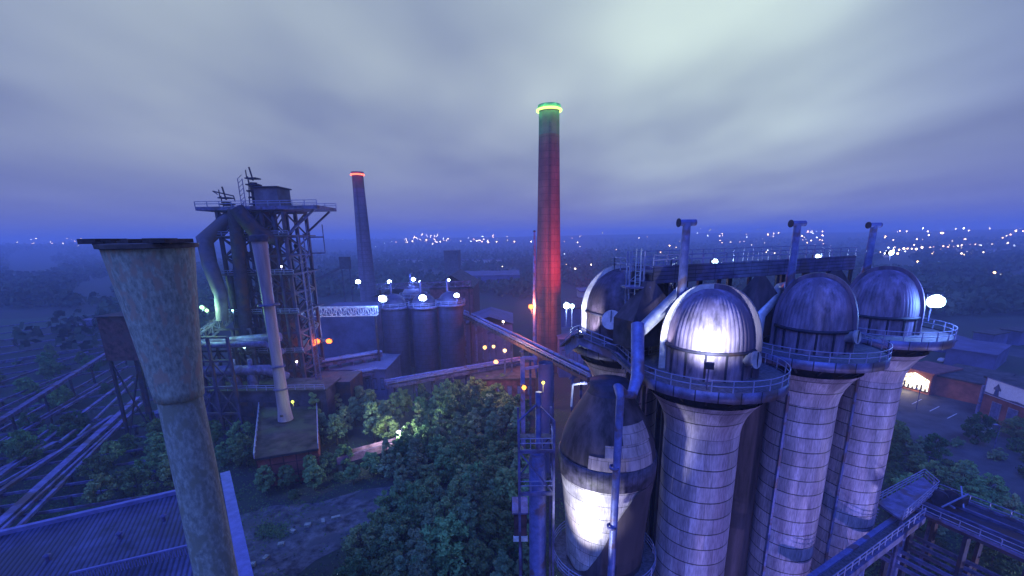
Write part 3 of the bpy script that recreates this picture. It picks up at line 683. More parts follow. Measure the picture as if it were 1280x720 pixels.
dx0, dx1 = bp(268, 262).x, bp(411, 262).x
MB().box(((dx0+dx1)/2, BY-1, zdk), (dx1-dx0, 13, .9)).build('top_deck', STEEL(), t)
m = MB()
for yy in (BY-7.4, BY+5.4): line_rail(m, (dx0, yy, zdk+.45), (dx1, yy, zdk+.45), 1.3, 3, .16)
m.build('railing', RAIL(), t)
m = MB()
for y in (BY-6, BY+4):
    m.bar((dx1-1.5, y, zdk-.6), (bx1, y, zdk-7), .5); m.bar((bx1, y, zdk-7.5), (dx1-4, y, zdk-7.5), .35); m.bar((dx1-4, y, zdk-4), (dx1-4, y, zdk-12), .2)
    m.bar((dx1-4, y, zdk-12), (bx1, y, zdk-12), .3)
m.each('bracket', STEEL(), t)
u0, u1 = bp(326, 238), bp(357, 258)
MB().box(((u0.x+u1.x)/2, BY, (u0.z+zdk)/2+.3), (u1.x-u0.x, 7, u0.z-zdk)).build('hoist_house', mat('hoist_sheet', (.14, .12, .17), .7, .1, var=.3, scale=.5, rust=(.1, .07, .09)), t)
MB().box(((u0.x+u1.x)/2, BY, u0.z+.5), (u1.x-u0.x+.8, 7.8, .3)).build('hoist_roof', DARK(), t)
def bleeder(px, pyt, name, top):
    b = bp(px, 258); p = bp(px, pyt); mm = MB(); mm.tube([(p.x, BY-2, b.z), (p.x, BY-2, p.z-1.5)], .9, 12)
    for k in range(5):
        zz = p.z-1.5-k*1.6+1; mm.box((p.x, BY-2, zz), (3.6-.35*abs(k-2), 2.6, .3), .2*k)
        mm.bar((p.x-1.6+k*.3, BY-2, zz), (p.x-1.6+k*.3, BY-2, zz+2.2), .2)
    mm.bar((p.x, BY-2, p.z-1), (p.x-.6, BY-2, p.z+2.4), .3)
    return mm.build(name, DARK(), t)
bleeder(321, 222, 'bleeder_valve', 0); o = bleeder(288, 246, 'bleeder_valve', 0)
m = MB(); a, b = bp(266, 239, -2), bp(292, 245, -2); m.bar(a, b, .3); m.bar(b, bp(294, 252, -2), .2); m.bar(a, bp(272, 243, -2), .2); m.build('crane_arm', DARK(), t)
m = MB(); truss(m, bp(312, 256, -3), bp(311, 226, -3), .1, 1, .2)
for dxx in (0, 1.2): m.bar((bp(310, 256).x+dxx, BY-3, zdk), (bp(310, 256).x+dxx, BY-3, bp(310, 225).z), .15)
for k in range(8): zz = zdk+k*1.1; m.bar((bp(310, 256).x, BY-3, zz), (bp(310, 256).x+1.2, BY-3, zz+1), .1)
m.build('mast', STEEL(), t)
# downcomer pipes
for k, (dx_, dy_, z0_, z1_, rr_) in enumerate(((-7.5, -7.3, 2, 41, .7), (-4.5, -7.6, 10, 50, .5), (3.5, -7.4, 4, 36, .9), (6.5, -7.5, 12, 55, .45), (8.2, 2, 2, 46, .8), (0.5, -7.5, 20, 51, .6))):
    MB().tube([(xc+dx_, BY+dy_, z0_), (xc+dx_, BY+dy_, z1_), (xc+dx_*.6, BY+dy_+4, z1_+2.5)], rr_, 10).build('riser_pipe', DARK(), t)
m = MB()
for k in range(6): zz = 6+k*8; sg = 1 if k % 2 else -1; m.bar((xc-6*sg, BY-8.2, zz), (xc+6*sg, BY-8.2, zz+8), .9, .15)
m.each('stair_flight', DARK(), t)
MB().tube([bp(298, 262, -4), bp(256, 300, -8), bp(262, 330, -10), bp(276, 368, -12), bp(278, 400, -12)], [1.7, 1.8, 1.8, 1.5, 1.4], 20).build('downcomer', mat('downcomer_paint', (.085, .08, .14), .7, .1, var=.3, scale=.4, rust=(.09, .07, .09)), t)
MB().tube([bp(296, 262, -9), bp(322, 292, -9), bp(352, 300, -5)], 1.9, 20).build('offtake', DARK(), t)
MB().tube([bp(293, 262, -9), bp(310, 440, -9)], 1.6, 16).build('uptake', DARK(), t)
MB().tube([bp(327, 258), bp(331, 300)], 2.6, 16).build('charging_throat', DARK(), t)
m = MB(); a, b = bp(372, 292, -10), bp(378, 480, -10); b.x = a.x+.5
for x in (0, 1.4): m.bar((a.x+x, BY-10, 0), (a.x+x, BY-10, a.z), .25)
for k in range(40): m.bar((a.x, BY-10, k*1.25), (a.x+1.4, BY-10, k*1.25+1.2), .1)
m.build('ladder', STEEL(), t)
# slanting skip bridge (behind the concrete stack)
t = thing('skip_bridge', 'slanting lattice skip bridge dropping left from the blast furnace tower', 'hoist bridge', bp(240, 470))
m = MB(); truss(m, at_y(196, 478, 104), at_y(300, 392, 118), 3, 12, .5, 3); m.build('truss', STEEL(), t)
m = MB(); a = at_y(222, 455, 108); m.bar((a.x, a.y, 0), a, .7); m.bar((a.x+5, a.y, 0), a, .5); m.each('leg', STEEL(), t)
t = thing('horizontal_gas_pipe', 'long level purple pipe crossing low in front of the lattice tower', 'pipe', at_y(260, 430, 112))
m = MB().tube([at_y(235, 431, 112), at_y(350, 421, 112)], 1.2, 12); m.build('pipe', STEEL(), t)
m = MB(); [m.bar((at_y(x, 428, 112).x, 112, 0), at_y(x, 428, 112), .5) for x in (245, 290, 345)]; m.each('support', DARK(), t)
# vertical chimney standing on the red shed
t = thing('riveted_chimney', 'slender pale rust-streaked chimney rising from the low red shed', 'chimney', at_z(357, 527, 8.2))
cb = at_z(357, 524, 8.2); ztop = at_y(325, 295, cb.y).z
MB().lathe((cb.x, cb.y, 0), [(1.7, 8.1), (1.4, 11), (1.18, 24), (1.25, 40), (1.6, ztop-1)], 24).build('shaft', mat('pale_rusty_chimney', (.31, .26, .36), .6, .2, var=.3, scale=.35, rust=(.25, .08, .07), streak=True), t)
MB().lathe((cb.x, cb.y, 0), [(1.9, ztop-1.2), (2.0, ztop), (1.4, ztop+.3), (.02, ztop+.2)], 20).build('cap', DARK(), t)
m = MB()
for zz in (16, 21.5, 36): m.lathe((cb.x, cb.y, zz), [(1.3, -.15), (2.3 if zz == 36 else 1.65, -.15), (2.3 if zz == 36 else 1.65, .15), (1.3, .15)], 20, smooth=False)
m.each('band', STEEL(), t)
t = thing('red_shed', 'low shed with dark flat roof and rusty red panelled front wall', 'shed', at_z(360, 605, 0))
a, b = at_z(318, 574, 7.6), at_z(398, 561, 7.6); c_, d_ = at_z(396, 492, 7.6), at_z(326, 494, 7.6)
MB().hexa([gz(p, 7.2) for p in (a, b, c_, d_)]+[gz(p, 7.7) for p in (a, b, c_, d_)]).build('roof', mat('shed_roof', (.05, .038, .04), .9, 0, var=.6, scale=.3, rust=(.05, .06, .03)), t)
inn = [lerp(p, (a+b+c_+d_)/4, .04) for p in (a, b, c_, d_)]
m = MB(); [m.wall(gz(inn[i], .6), gz(inn[(i+1) % 4], .6), 6.58, .3) for i in range(4)]
m.build('wall', mat('red_panels', (.26, .075, .06), .85, 0, var=.35, scale=.5, kind='panels', kw=dict(w=2.4, h=2.4, m=.14, off=0, mc=.3)), t)
m = MB(); [m.bar(gz(lerp(inn[0], inn[1], k/3), 0), gz(lerp(inn[0], inn[1], k/3), .6), .5) for k in range(4)]; [m.bar(gz(p, 0), gz(p, .6), .5) for p in inn[2:]]
m.each('column', RUSTY(), t)
m = MB(); line_rail(m, a+Vector((0, 0, .1)), d_+Vector((0, 0, .1)), 1.2, 3, .15); line_rail(m, b+Vector((0, 0, .1)), c_+Vector((0, 0, .1)), 1.2, 3, .15); m.build('railing', RAIL(), t)
# small vessel on the shed roof
u = at_z(378, 500, 8); t = thing('small_tank', 'small pale round tank behind the foot of the rust-streaked chimney', 'tank', u)
MB().lathe(u, [(1.0, 0), (1.0, 1.6), (.7, 2.1), (.02, 2.3)], 18).build('body', RAIL(), t); MB().lathe(u, [(1.05, .7), (1.15, .7), (1.15, .9), (1.05, .9)], 18).build('hoop', DARK(), t)
# pink beam / low wall in grove
a, b = at_z(420, 575, 3), at_z(486, 557, 3); b = b+(b-a)*.3
t = thing('rusty_footbridge', 'short rusty pink girder bridge emerging from the trees by the red shed', 'footbridge', gz(a, 0))
MB().bar(a, b, 2.2, .3).build('deck', GRATE(), t); nb = Vector((-(b-a).y, (b-a).x, 0)).normalized()*1.1
m = MB(); m.wall(a-nb+Vector((0, 0, -.7)), b-nb+Vector((0, 0, -.7)), 1.7, .15); m.wall(a+nb+Vector((0, 0, -.7)), b+nb+Vector((0, 0, -.7)), 1.7, .15)
m.build('girder', mat('pink_girder', (.42, .22, .30), .7, .1, var=.4, scale=.5, rust=(.16, .07, .08)), t)
m = MB(); [m.bar(gz(lerp(a, b, k), 0), gz(lerp(a, b, k), 2.3), .8) for k in (.05, .95)]; m.each('pier', CONC(), t)
for i, (px, py) in enumerate([(533, 632), (537, 645)]):
    a, b = at_z(px-14, py+3, .5), at_z(px+12, py-3, .5); t = thing('park_bench', ['rusty brown bench by the grove path, farther of two', 'rusty brown bench by the grove path, nearer of two'][i], 'bench', gz((a+b)/2, 0), 'benches by the grove path')
    MB().bar(a, b, .6, .1).build('seat', RUSTY(), t); s = Vector((0, .35, .35)); MB().bar(a+s, b+s, .08, .4).build('backrest', RUSTY(), t)
    for k in (.1, .9): p = lerp(a, b, k); MB().box((p.x, p.y, .22), (.15, .5, .44)).build('leg', DARK(), t)

# ------------------------------------------------------------------ chimneys
def chimney(px, pt, pb, y, r0, r1, label, ringcol, topc, stm, bm=None):
    tp = at_y(px, pt, y); x = tp.x; t = thing('brick_chimney', label, 'chimney', (x, y, 0))
    h = tp.z; zb_ = h*.90
    MB().lathe((x, y, 0), [(r0*1.12, 0), (r0, h*.3), ((r0+r1)/2, h*.6), (r1*1.03, zb_)], 40).build('shaft', bm or mat('chimney_brick', (.25, .10, .085), .9, 0, var=.25, scale=.12, kind='bricks', kw=dict(w=4, h=2.3, m=.10, mc=.55, v1=.9)), t)
    MB().lathe((x, y, 0), [(r1*1.03, zb_), (r1*1.0, h-1.2), (r1*1.12, h-1), (r1*1.12, h), (r1*.8, h), (r1*.75, h-2), (.02, h-2)], 40).build('crown', mat('chimney_top', (.16, .13, .11), .9, 0, var=.2, scale=.3), t)
    MB().lathe((x, y, 0), [(r1*1.16, h-1.9), (r1*1.26, h-1.7), (r1*1.26, h-1.35), (r1*1.16, h-1.15)], 40).build('light_ring', emis('ring_'+ringcol, topc, stm), t)
    m = MB()
    for zz in (h*.5, h*.62, h*.74, h*.82): m.lathe((x, y, zz), [(r0*.99, -.2), (r0*1.0, -.2), (r0*1.0, .1), (r0*.99, .1)], 32)
    m = MB()
    for k in range(70):
        zz = 3+k*(h-8)/70; rr_ = r0*1.0+(r1-r0)*zz/h+.35; m.bar((x-.3, y-rr_, zz), (x+.3, y-rr_, zz), .08)
    for dx in (-.3, .3): m.bar((x+dx, y-r0-.5, 2), (x+dx, y-r1-.4, h-5), .1)
    m.build('ladder', DARK(), t)
    return t, x, y, h
ch1, gx, gy, gh = chimney(686.5, 132, 460, 160, 4.6, 3.45, 'tall red brick chimney with a glowing green ring at its top', 'green', (.45, 1.0, .12), 4)
ch2, rx, ry, rh_ = chimney(446.5, 215, 400, 260, 4.6, 3.1, 'distant slimmer chimney with a glowing red ring at its top', 'red', (1, .10, .05), 5, mat('grey_brick', (.17, .14, .22), .9, 0, var=.25, scale=.12, kind='bricks', kw=dict(w=4, h=2.3, m=.10, mc=.55, v1=.9)))
for k in range(6):
    a = -PI/2+(k-2.5)*.9; plight((gx+7*math.cos(a), gy+7*math.sin(a), gh-.5), (.1, 1, .3), 2600, ch1, .5, spot=100, aim=(gx, gy, gh-5))
for k in (-1, 1): plight((rx+k*5, ry-7, rh_-1), (1, .05, .04), 900, ch2, .5, spot=110, aim=(rx, ry, rh_-6))
t = thing('slim_stack', 'thin pole-like stack close to the left side of the tall red chimney', 'stack', (at_y(664, 440, 150).x, 150, 0))
u = at_y(668, 290, 150); MB().tube([(u.x, 150, 0), (u.x, 150, 36), (u.x, 150, u.z)], [.8, .6, .3], 10).build('pole', PIPE(), t); MB().lathe((u.x, 150, u.z), [(.3, 0), (.6, .3), (.02, .6)], 8).build('cap', DARK(), t)
# ------------------------------------------------------------------ far stove group
FS = []
def far_stove(px, y, zt, r, label):
    p = at_y(px, 400, y); t = thing('distant_stove', label, 'stove', (p.x, y, 0), 'stoves of the middle works')
    MB().lathe((p.x, y, 0), [(r, 0), (r, zt)], 32).build('shaft', mat('far_shaft', (.03, .03, .10), .7, .2, var=.3, scale=.4, kind='panels', kw=dict(w=2.5, h=1.6, m=.06)), t)
    MB().lathe((p.x, y, 0), [(r+.5, zt-.8), (r+.9, zt-.8), (r+.9, zt), (r, zt)], 32).build('platform', STEEL(), t)
    MB().lathe((p.x, y, 0), [(r*.97*math.cos(PI/2*i/8), zt+r*.95*math.sin(PI/2*i/8)) for i in range(9)], 32).build('dome', mat('far_dome', (.08, .07, .15), .6, .3, var=.3, scale=.5), t)
    m = MB(); ring_rail(m, (p.x, y), r+.85, zt, 1.2, posts=12, t=.08); m.build('railing', RAIL(), t)
    m = MB().tube([(p.x-1, y+1, zt+r*.7), (p.x-1, y+1, zt+r+4)], .35, 8); m.build('vent', PIPE(), t)
    return p.x
far_stove(494, 152, 27, 4.5, 'leftmost dark stove of the middle works, right of the lit truss bridge')
far_stove(531, 152, 27, 4.5, 'central dark stove of the middle works, lamp on its dome')
far_stove(564, 153, 27.5, 4.4, 'right-hand dark stove of the middle works')
far_stove(519, 170, 28, 4.5, 'dark stove half hidden behind the middle row of three')
t = thing('stove_gallery', 'low lattice walkway linking the domes of the middle works', 'gallery', at_y(530, 360, 163))
m = MB(); truss(m, at_y(470, 362, 163), at_y(588, 358, 163), 1.8, 12, .22, 3); m.build('truss', STEEL(), t)
m = MB(); [m.bar((at_y(x, 360, 163).x, 164, 0), (at_y(x, 360, 163).x, 164, at_y(x, 360, 163).z), .6) for x in (474, 586)]; m.each('column', DARK(), t)
t = thing('lattice_scaffold', 'dark latticed frame of pipes between concrete stack and furnace tower', 'frame', at_y(262, 480, 112))
m = MB(); xa, xb = at_y(236, 440, 110).x, at_y(306, 440, 110).x
for y in (104, 114):
    for k in range(4):
        x = xa+(xb-xa)*k/3; m.bar((x, y, 0), (x, y, 27), .6)
    for zz in (7, 14, 21, 27): m.bar((xa, y, zz), (xb, y, zz), .5)
    for k in range(3):
        x0, x1 = xa+(xb-xa)*k/3, xa+(xb-xa)*(k+1)/3
        for zz in (0, 7, 14): m.bar((x0, y, zz), (x1, y, zz+7), .3); m.bar((x1, y, zz), (x0, y, zz+7), .3)
m.build('frame', FRM(), t)
for k, (zz, r_) in enumerate(((10, .9), (17, 1.3), (24, .8))): MB().tube([(xa-4, 109, zz), (xb+6, 109, zz), (xb+9, 112, zz-3)], r_, 10).build('pipe', STEEL(), t)
for k in range(4): MB().lathe((xa+3+k*4.4, 109, 0), [(1.3, 0), (1.3, 12+k), (.6, 14+k), (.6, 20), (.02, 20)], 12).build('small_vessel', STEEL(), t)
t = thing('casthouse', 'dark stepped casthouse block wrapped round the foot of the furnace tower', 'casthouse', (xc, BY, 0))
MB().box((xc+4, BY-13, 6), (30, 9, 12)).build('wall', mat('casthouse_wall', (.05, .045, .09), .85, 0, var=.5, scale=.3), t); MB().box((xc+4, BY-13, 12.2), (31, 10, .4)).build('roof', ROOFD(), t)
m = MB(); line_rail(m, (xc-11, BY-18, 12.4), (xc+19, BY-18, 12.4), 1.3, 2.5, .14); m.build('railing', RAIL(), t)
MB().box((xc+17, BY-6, 6), (12, 10, 12)).build('annex', DARK(), t)
for k in range(5): MB().box((xc-8+k*6, BY-17.6, 7), (3, .2, 4)).build('window', DARK(), t)
# cast house roofs and halls behind
def hall(name, px0, px1, y, z, dep, label, wm, rm, cat='hall', gable=0, base=0, win=0, rz=0):
    a, b = at_y(px0, 400, y).x, at_y(px1, 400, y).x; cx = (a+b)/2; wdt = b-a
    t = thing(name, label, cat, (cx, y+dep/2, 0))
    m = MB(); m.wall((a, y, base), (b, y, base), z-base, .4); m.wall((b, y+.2, base), (b, y+dep, base), z-base, .4); m.wall((a, y+dep, base), (a, y+.2, base), z-base, .4); m.wall((b-.2, y+dep, base), (a+.2, y+dep, base), z-base, .38)
    m.build('wall', wm, t)
    if gable:
        yy = (y-.5, y+dep+.5); rx_ = [(a-.5, z), (cx, z+gable), (b+.5, z)]
        v = [(x, q, zz) for q in yy for x, zz in rx_]+[(x, q, zz+.3) for q in yy for x, zz in rx_]
        MB().add(v, [(0, 1, 2), (6, 8, 7), (3, 5, 4), (9, 10, 11), (0, 3, 4, 1), (1, 4, 5, 2), (6, 7, 10, 9), (7, 8, 11, 10), (0, 6, 9, 3), (2, 5, 11, 8), (0, 1, 7, 6), (1, 2, 8, 7), (3, 9, 10, 4), (4, 10, 11, 5)]).build('roof', rm, t)
    else: MB().box((cx, y+dep/2, z+.2), (wdt+1, dep+1, .4)).build('roof', rm, t)
    for i in range(win):
        f = MB().box((a+wdt*(i+.5)/win, y-.25, base+(z-base)*.55), (wdt/win*.5, .12, (z-base)*.4)).build('window', DARK(), t)
        MB().box((a+wdt*(i+.5)/win, y-.33, base+(z-base)*.55), (wdt/win*.42, .04, (z-base)*.34)).build('pane', mat('dark_glass', (.12, .14, .3), .2, 0), f)
    return t, a, b
BL = mat('blue_grey_wall', (.10, .10, .24), .8, 0, var=.3, scale=.15)
BR = mat('pale_blue_roof', (.085, .085, .20), .7, .1, var=.3, scale=.1)
hall('casting_hall', 400, 476, 130, 10, 18, 'long blue-grey hall wall with two red lamps on it, right of the lattice tower', BL, BR, win=8)
hall('boiler_house', 385, 470, 165, 22, 30, 'broad flat-roofed hall beyond the lit truss bridge', BL, BR)
hall('pump_hall', 582, 640, 170, 16, 24, 'blue-roofed hall left of the tall red chimney', BL, BR, gable=3)
hall('blower_house', 540, 592, 200, 27, 40, 'wide gabled hall just behind the middle stoves', BRICKW(), ROOFD(), gable=6)
hall('far_shed', 470, 530, 230, 20, 40, 'low gabled shed farther behind the middle stoves', BL, ROOFD(), gable=5)
hall('low_plant', 590, 668, 125, 8, 16, 'low dark plant building glowing with amber lamps near the chimney foot', BRICKW(), ROOFD(), win=6)
hall('gas_cleaning_block', 700, 730, 150, 14, 20, 'bluish block right of the chimney foot', BL, BR, win=3)
hall('compressor_hall', 700, 790, 230, 12, 40, 'low flat roof beyond the chimney catching yellow lamps', BL, ROOFD())
hall('far_depot', 565, 650, 420, 14, 60, 'long flat depot far beyond the middle stoves', BL, BR)
hall('dark_silo_house', 634/1.0-75, 576, 560, 34, 30, 'dark square block standing out of the far woods', ROOFD(), ROOFD(), cat='block')
u = at_y(432, 335, 330); t = thing('winding_tower', 'far spindly conveyor tower left of the red-topped chimney', 'tower', (u.x, 330, 0))
MB().box((u.x, 330, 33), (7, 5, 9)).build('cabin', ROOFD(), t); m = MB(); m.bar((u.x-3, 330, 0), (u.x-3, 330, 29), .6); m.bar((u.x+3, 330, 0), (u.x+3, 330, 29), .6); m.each('leg', DARK(), t)
MB().bar((u.x-3, 330, 30), (u.x-38, 330, 14), 1.6).build('conveyor', ROOFD(), t); MB().bar((u.x-38, 330, 14), (u.x-70, 330, 12), 1.6).build('conveyor', ROOFD(), t)
# lit truss bridge
t = thing('truss_bridge', 'bright pale blue truss footbridge between the lattice tower and middle stoves', 'footbridge', at_y(425, 395, 138))
m = MB(); a, b = at_y(372, 396, 138), at_y(470, 396, 138); b.z = a.z; truss(m, a, b, 2.7, 16, .26, 2.4); m.build('truss', mat('white_truss', (.62, .66, .75), .6), t)
MB().bar(a+Vector((0, 1.2, .15)), b+Vector((0, 1.2, .15)), 2.2, .1).build('deck', FASCIA(), t)
m = MB(); [m.bar((x, 139, 0), (x, 139, a.z-.15), .6) for x in (a.x+.5, b.x-.5)]; m.each('pier', DARK(), t)
for k in range(3): q = lerp(a, b, (k+.6)/3.2); plight((q.x, q.y-5, q.z-3), (.35, .5, 1), 900, t, .4)
# long viaducts in the middle
def viaduct(name, a, b, zz, w_, label, n=7, mm=None, rail=True, cat='pipe bridge'):
    p, q = at_z(*a, zz), at_z(*b, zz); t = thing(name, label, cat, gz(p, 0))
    MB().bar(p, q, w_, .9).build('girder', mm or STEEL(), t)
    d = (q-p).normalized(); s = Vector((-d.y, d.x, 0))
    m = MB()
    for i in range(n):
        x = lerp(p, q, (i+.5)/n); m.bar(gz(x+s*w_*.35, 0), x+s*w_*.35, .6); m.bar(gz(x-s*w_*.35, 0), x-s*w_*.35, .6); MB().bar(x-s*w_*.6-Vector((0, 0, 1.5)), x+s*w_*.6-Vector((0, 0, 1.5)), .4).build('crossbar', STEEL(), t)
    m.each('column', STEEL(), t)
    for k in (-.3, .3):
        MB().tube([p+s*w_*k+Vector((0, 0, 1.0)), q+s*w_*k+Vector((0, 0, 1.0))], .5, 8).build('pipe', PIPE(), t)
    if rail:
        m = MB(); line_rail(m, p-s*w_*.5+Vector((0, 0, .5)), q-s*w_*.5+Vector((0, 0, .5)), 1.2, 3, .12); m.build('railing', RAIL(), t)
    return t
viaduct('pipe_bridge', (366, 462), (476, 443), 12, 3, 'level pipe bridge under the two red lamps')
viaduct('lower_pipe_bridge', (362, 484), (470, 465), 9, 2.5, 'lower dark pipe bridge just above the trees left of the stoves')
viaduct('elevated_road', (482, 482), (652, 452), 9, 4, 'pale elevated girder bridge passing below the three middle stoves', n=8)
viaduct('gas_pipe_bridge', (196, 520), (330, 500), 6, 2, 'dark pipe bridge beside the concrete stack, above the young trees', n=5)
t = viaduct('conveyor_bridge', (578, 392), (742, 474), 20, 3.4, 'long rusty conveyor bridge slanting down from the middle works to the domes', n=7, mm=RUSTY(), cat='conveyor')
# post with arm, at 652,450
t = thing('pipe_gantry', 'pale blue L-shaped gantry post standing behind the pipe column', 'gantry', at_z(653, 495, 0))
u = at_y(653, 447, 84); v = at_y(682, 459, 84); m = MB(); m.bar((u.x, 84, 0), u, .9); m.bar(u, u+Vector((3, 0, -.2)), .6); m.bar((u.x, 84, v.z-.3), (v.x, 84, v.z+.4), .5); m.build('frame', PIPE(), t)
MB().lathe((v.x, 84, 0), [(1.5, 0), (1.5, v.z+1)], 16).build('tank', BL, t)
# lattice pylons left of the chimney, amber area
for i, (px, py) in enumerate(((596, 440), (612, 446), (634, 440))):
    u = at_z(px, py+22, 0); t = thing('light_mast', ['leftmost amber-lit mast of the dark plant', 'central amber-lit mast of the dark plant', 'rightmost amber-lit mast, under the slanting conveyor'][i], 'mast', u, 'amber masts at the plant')
    MB().bar(u, u+Vector((0, 0, 13)), .5).build('pole', STEEL(), t); MB().bar(u+Vector((-1.6, 0, 11)), u+Vector((1.6, 0, 11)), .25).build('crossarm', STEEL(), t)

# ------------------------------------------------------------------ lower right: gangway, conveyor and machinery
ZL = 12.0
t = thing('gangway_frame', 'long steel gangway slanting up behind the stove feet at lower right', 'gangway', at_z(1080, 700, 0))
a, b = at_z(992, 740, ZL), at_z(1133, 640, ZL); d = (b-a).normalized(); s = Vector((d.y, -d.x, 0))*.75
MB().bar(a, b, .6, 1.1).build('girder', PIPE(), t); MB().bar(a+s*2.4, b+s*2.4, .5, .9).build('girder', STEEL(), t)
MB().bar(a+s*1.2+Vector((0, 0, .2)), b+s*1.2+Vector((0, 0, .2)), 2, .1).build('deck', GRATE(), t)
c5, d5 = b+s*5, b
m = MB(); line_rail(m, a+s*2.4+Vector((0, 0, .5)), b+s*2.4+Vector((0, 0, .5)), 1.2, 1.6, .09); m.build('railing', RAIL(), t)
m = MB()
for p in (b, lerp(a, b, .55)): m.bar(gz(p-s*.1, 0), gz(p, ZL-.5), .9, .9); m.bar(gz(p, 0)+d*4, gz(p, ZL-.6), .35)
m.each('leg', PIPE(), t)
t = thing('stair_landing', 'railed stair landing above the gangway, beside the last stove column', 'landing', at_z(1130, 620, 0))
q = [at_z(1096, 628, 14), at_z(1154, 596, 14), at_z(1172, 612, 14), at_z(1128, 650, 14)]
MB().hexa([p-Vector((0, 0, .25)) for p in q]+q).build('deck', FASCIA(), t)
m = MB(); [line_rail(m, q[i], q[(i+1) % 4], 1.3, 1.3, .09, (1, .66, .33)) for i in range(3)]; m.build('railing', RAIL(), t)
m = MB(); [m.bar(gz(p, 0), p-Vector((0, 0, .25)), .3) for p in q]; m.each('post', STEEL(), t)
m = MB()
p, q2 = at_z(1090, 636, 14), at_z(1080, 668, 10)
for k in range(10): u = lerp(p, q2, k/9); m.box(u, (1.6, .5, .08))
m.build('stair', FASCIA(), t)
t = thing('inclined_conveyor', 'wide rail-flanked conveyor running off the lower right edge', 'conveyor', at_z(1220, 680, 0))
a, b = at_z(1130, 632, 12.3), at_z(1310, 712, 12.3); a2, b2 = at_z(1165, 612, 12.3), at_z(1320, 672, 12.3)
MB().hexa([p-Vector((0, 0, .5)) for p in (a, b, b2, a2)]+[a, b, b2, a2]).build('deck', DARK(), t)
for k in (0, .35, .7, 1): MB().bar(lerp(a, a2, k)+Vector((0, 0, .2)), lerp(b, b2, k)+Vector((0, 0, .2)), .3, .35).build('track_rail', STEEL(), t)
m = MB(); line_rail(m, a, b, 1.3, 2, .09, (1, .5)); m.build('railing', RAIL(), t)
m = MB(); line_rail(m, a2, b2, 1.3, 2, .09, (1, .5)); m.build('railing', RAIL(), t)
m = MB(); [m.bar(gz(lerp(x0, x1, k), 0), gz(lerp(x0, x1, k), 11.8), .5) for x0, x1 in ((a, b), (a2, b2)) for k in (.1, .5, .9)]; m.each('leg', DARK(), t)
u = at_z(1180, 628, 12.8); t = thing('winch', 'dark winch with two wheels and pale struts on the conveyor head', 'winch', u)
for k in (-1.1, .5): MB().tube([u+Vector((k, -.2, .9)), u+Vector((k+.35, .1, .9))], 1.0, 20).build('wheel', DARK(), t)
MB().box(u+Vector((1.5, -.2, .6)), (1.4, 1.8, 1.2), .3).build('motor', DARK(), t)
m = MB(); m.bar(u+Vector((-1.5, -1.2, .1)), u+Vector((2.2, -.8, 1.8)), .16); m.bar(u+Vector((1.2, -1.5, .1)), u+Vector((2.4, .5, 2.2)), .16); m.bar(u+Vector((0, -1.5, .1)), u+Vector((0, 1.5, .1)), .2); m.bar(u+Vector((-1.6, 1.0, .1)), u+Vector((2.6, 1.1, .3)), .2)
m.build('strut', RAIL(), t)
t = thing('lower_track_deck', 'dark lower deck of parallel rails beneath the conveyor at lower right', 'track deck', at_z(1200, 710, 0))
a, b = at_z(1120, 660, 6), at_z(1330, 760, 6)
for k in range(6):
    o_ = (at_z(1090, 690, 6)-a)*(k/5); MB().bar(a+o_, b+o_, .3, .5).build('track_rail', STEEL(), t)
m = MB(); [m.bar(gz(lerp(a, b, k)+(at_z(1090, 690, 6)-a)*j, 0), gz(lerp(a, b, k)+(at_z(1090, 690, 6)-a)*j, 5.8), .5) for k in (.1, .5, .9) for j in (0, 1)]; m.each('column', DARK(), t)

# ------------------------------------------------------------------ right side buildings
def quadhouse(name, fl, fr, depth_v, h, label, wm, rm, cat='building'):
    a, b = at_z(*fl, 0), at_z(*fr, 0); d = (b-a).normalized(); s = Vector((-d.y, d.x, 0))
    t = thing(name, label, cat, (a+b)/2); c_ = b+s*depth_v; e = a+s*depth_v
    m = MB(); m.wall(a, b, h, .4); m.wall(b, c_, h, .39); m.wall(c_, e, h, .4); m.wall(e, a, h, .39); m.build('wall', wm, t)
    MB().hexa([p-(0*s)+Vector((0, 0, h+.01)) for p in (a-d*.5-s*.5, b+d*.5-s*.5, c_+d*.5+s*.5, e-d*.5+s*.5)]+[p+Vector((0, 0, h+.5)) for p in (a-d*.5-s*.5, b+d*.5-s*.5, c_+d*.5+s*.5, e-d*.5+s*.5)]).build('roof', rm, t)
    return t, a, b, d, s
BRK = mat('red_brick', (.26, .10, .09), .9, 0, var=.3, scale=.3)  # red brick shared by the halls at right
t, a, b, d, s = quadhouse('visitor_hall', (1120, 483), (1161, 494), 14, 6.6, 'brick hall with a blazing gable-shaped window beside the car park', BRK, mat('red_roof', (.22, .08, .09), .85, 0, var=.3, scale=.3))
up = Vector((0, 0, 1)); o1 = a+d*.6-s*.3; wd = (b-a).length-1.0
fr = MB().add([o1+up*.9, o1+d*wd+up*.9, o1+d*wd+up*4.6, o1+d*wd*.5+up*6.2, o1+up*4.6], [(0, 1, 2, 3, 4)])
wm_ = bpy.data.materials.new('window_light'); wm_.use_nodes = True; tn = wm_.node_tree; tn.nodes.clear()
e = tn.nodes.new('ShaderNodeEmission'); o_ = tn.nodes.new('ShaderNodeOutputMaterial'); tn.links.new(e.outputs[0], o_.inputs[0]); tcx = tn.nodes.new('ShaderNodeTexCoord')
nz = tn.nodes.new('ShaderNodeTexNoise'); nz.inputs['Scale'].default_value = 1.6; nz.inputs['Detail'].default_value = 4; tn.links.new(tcx.outputs['Object'], nz.inputs[0])
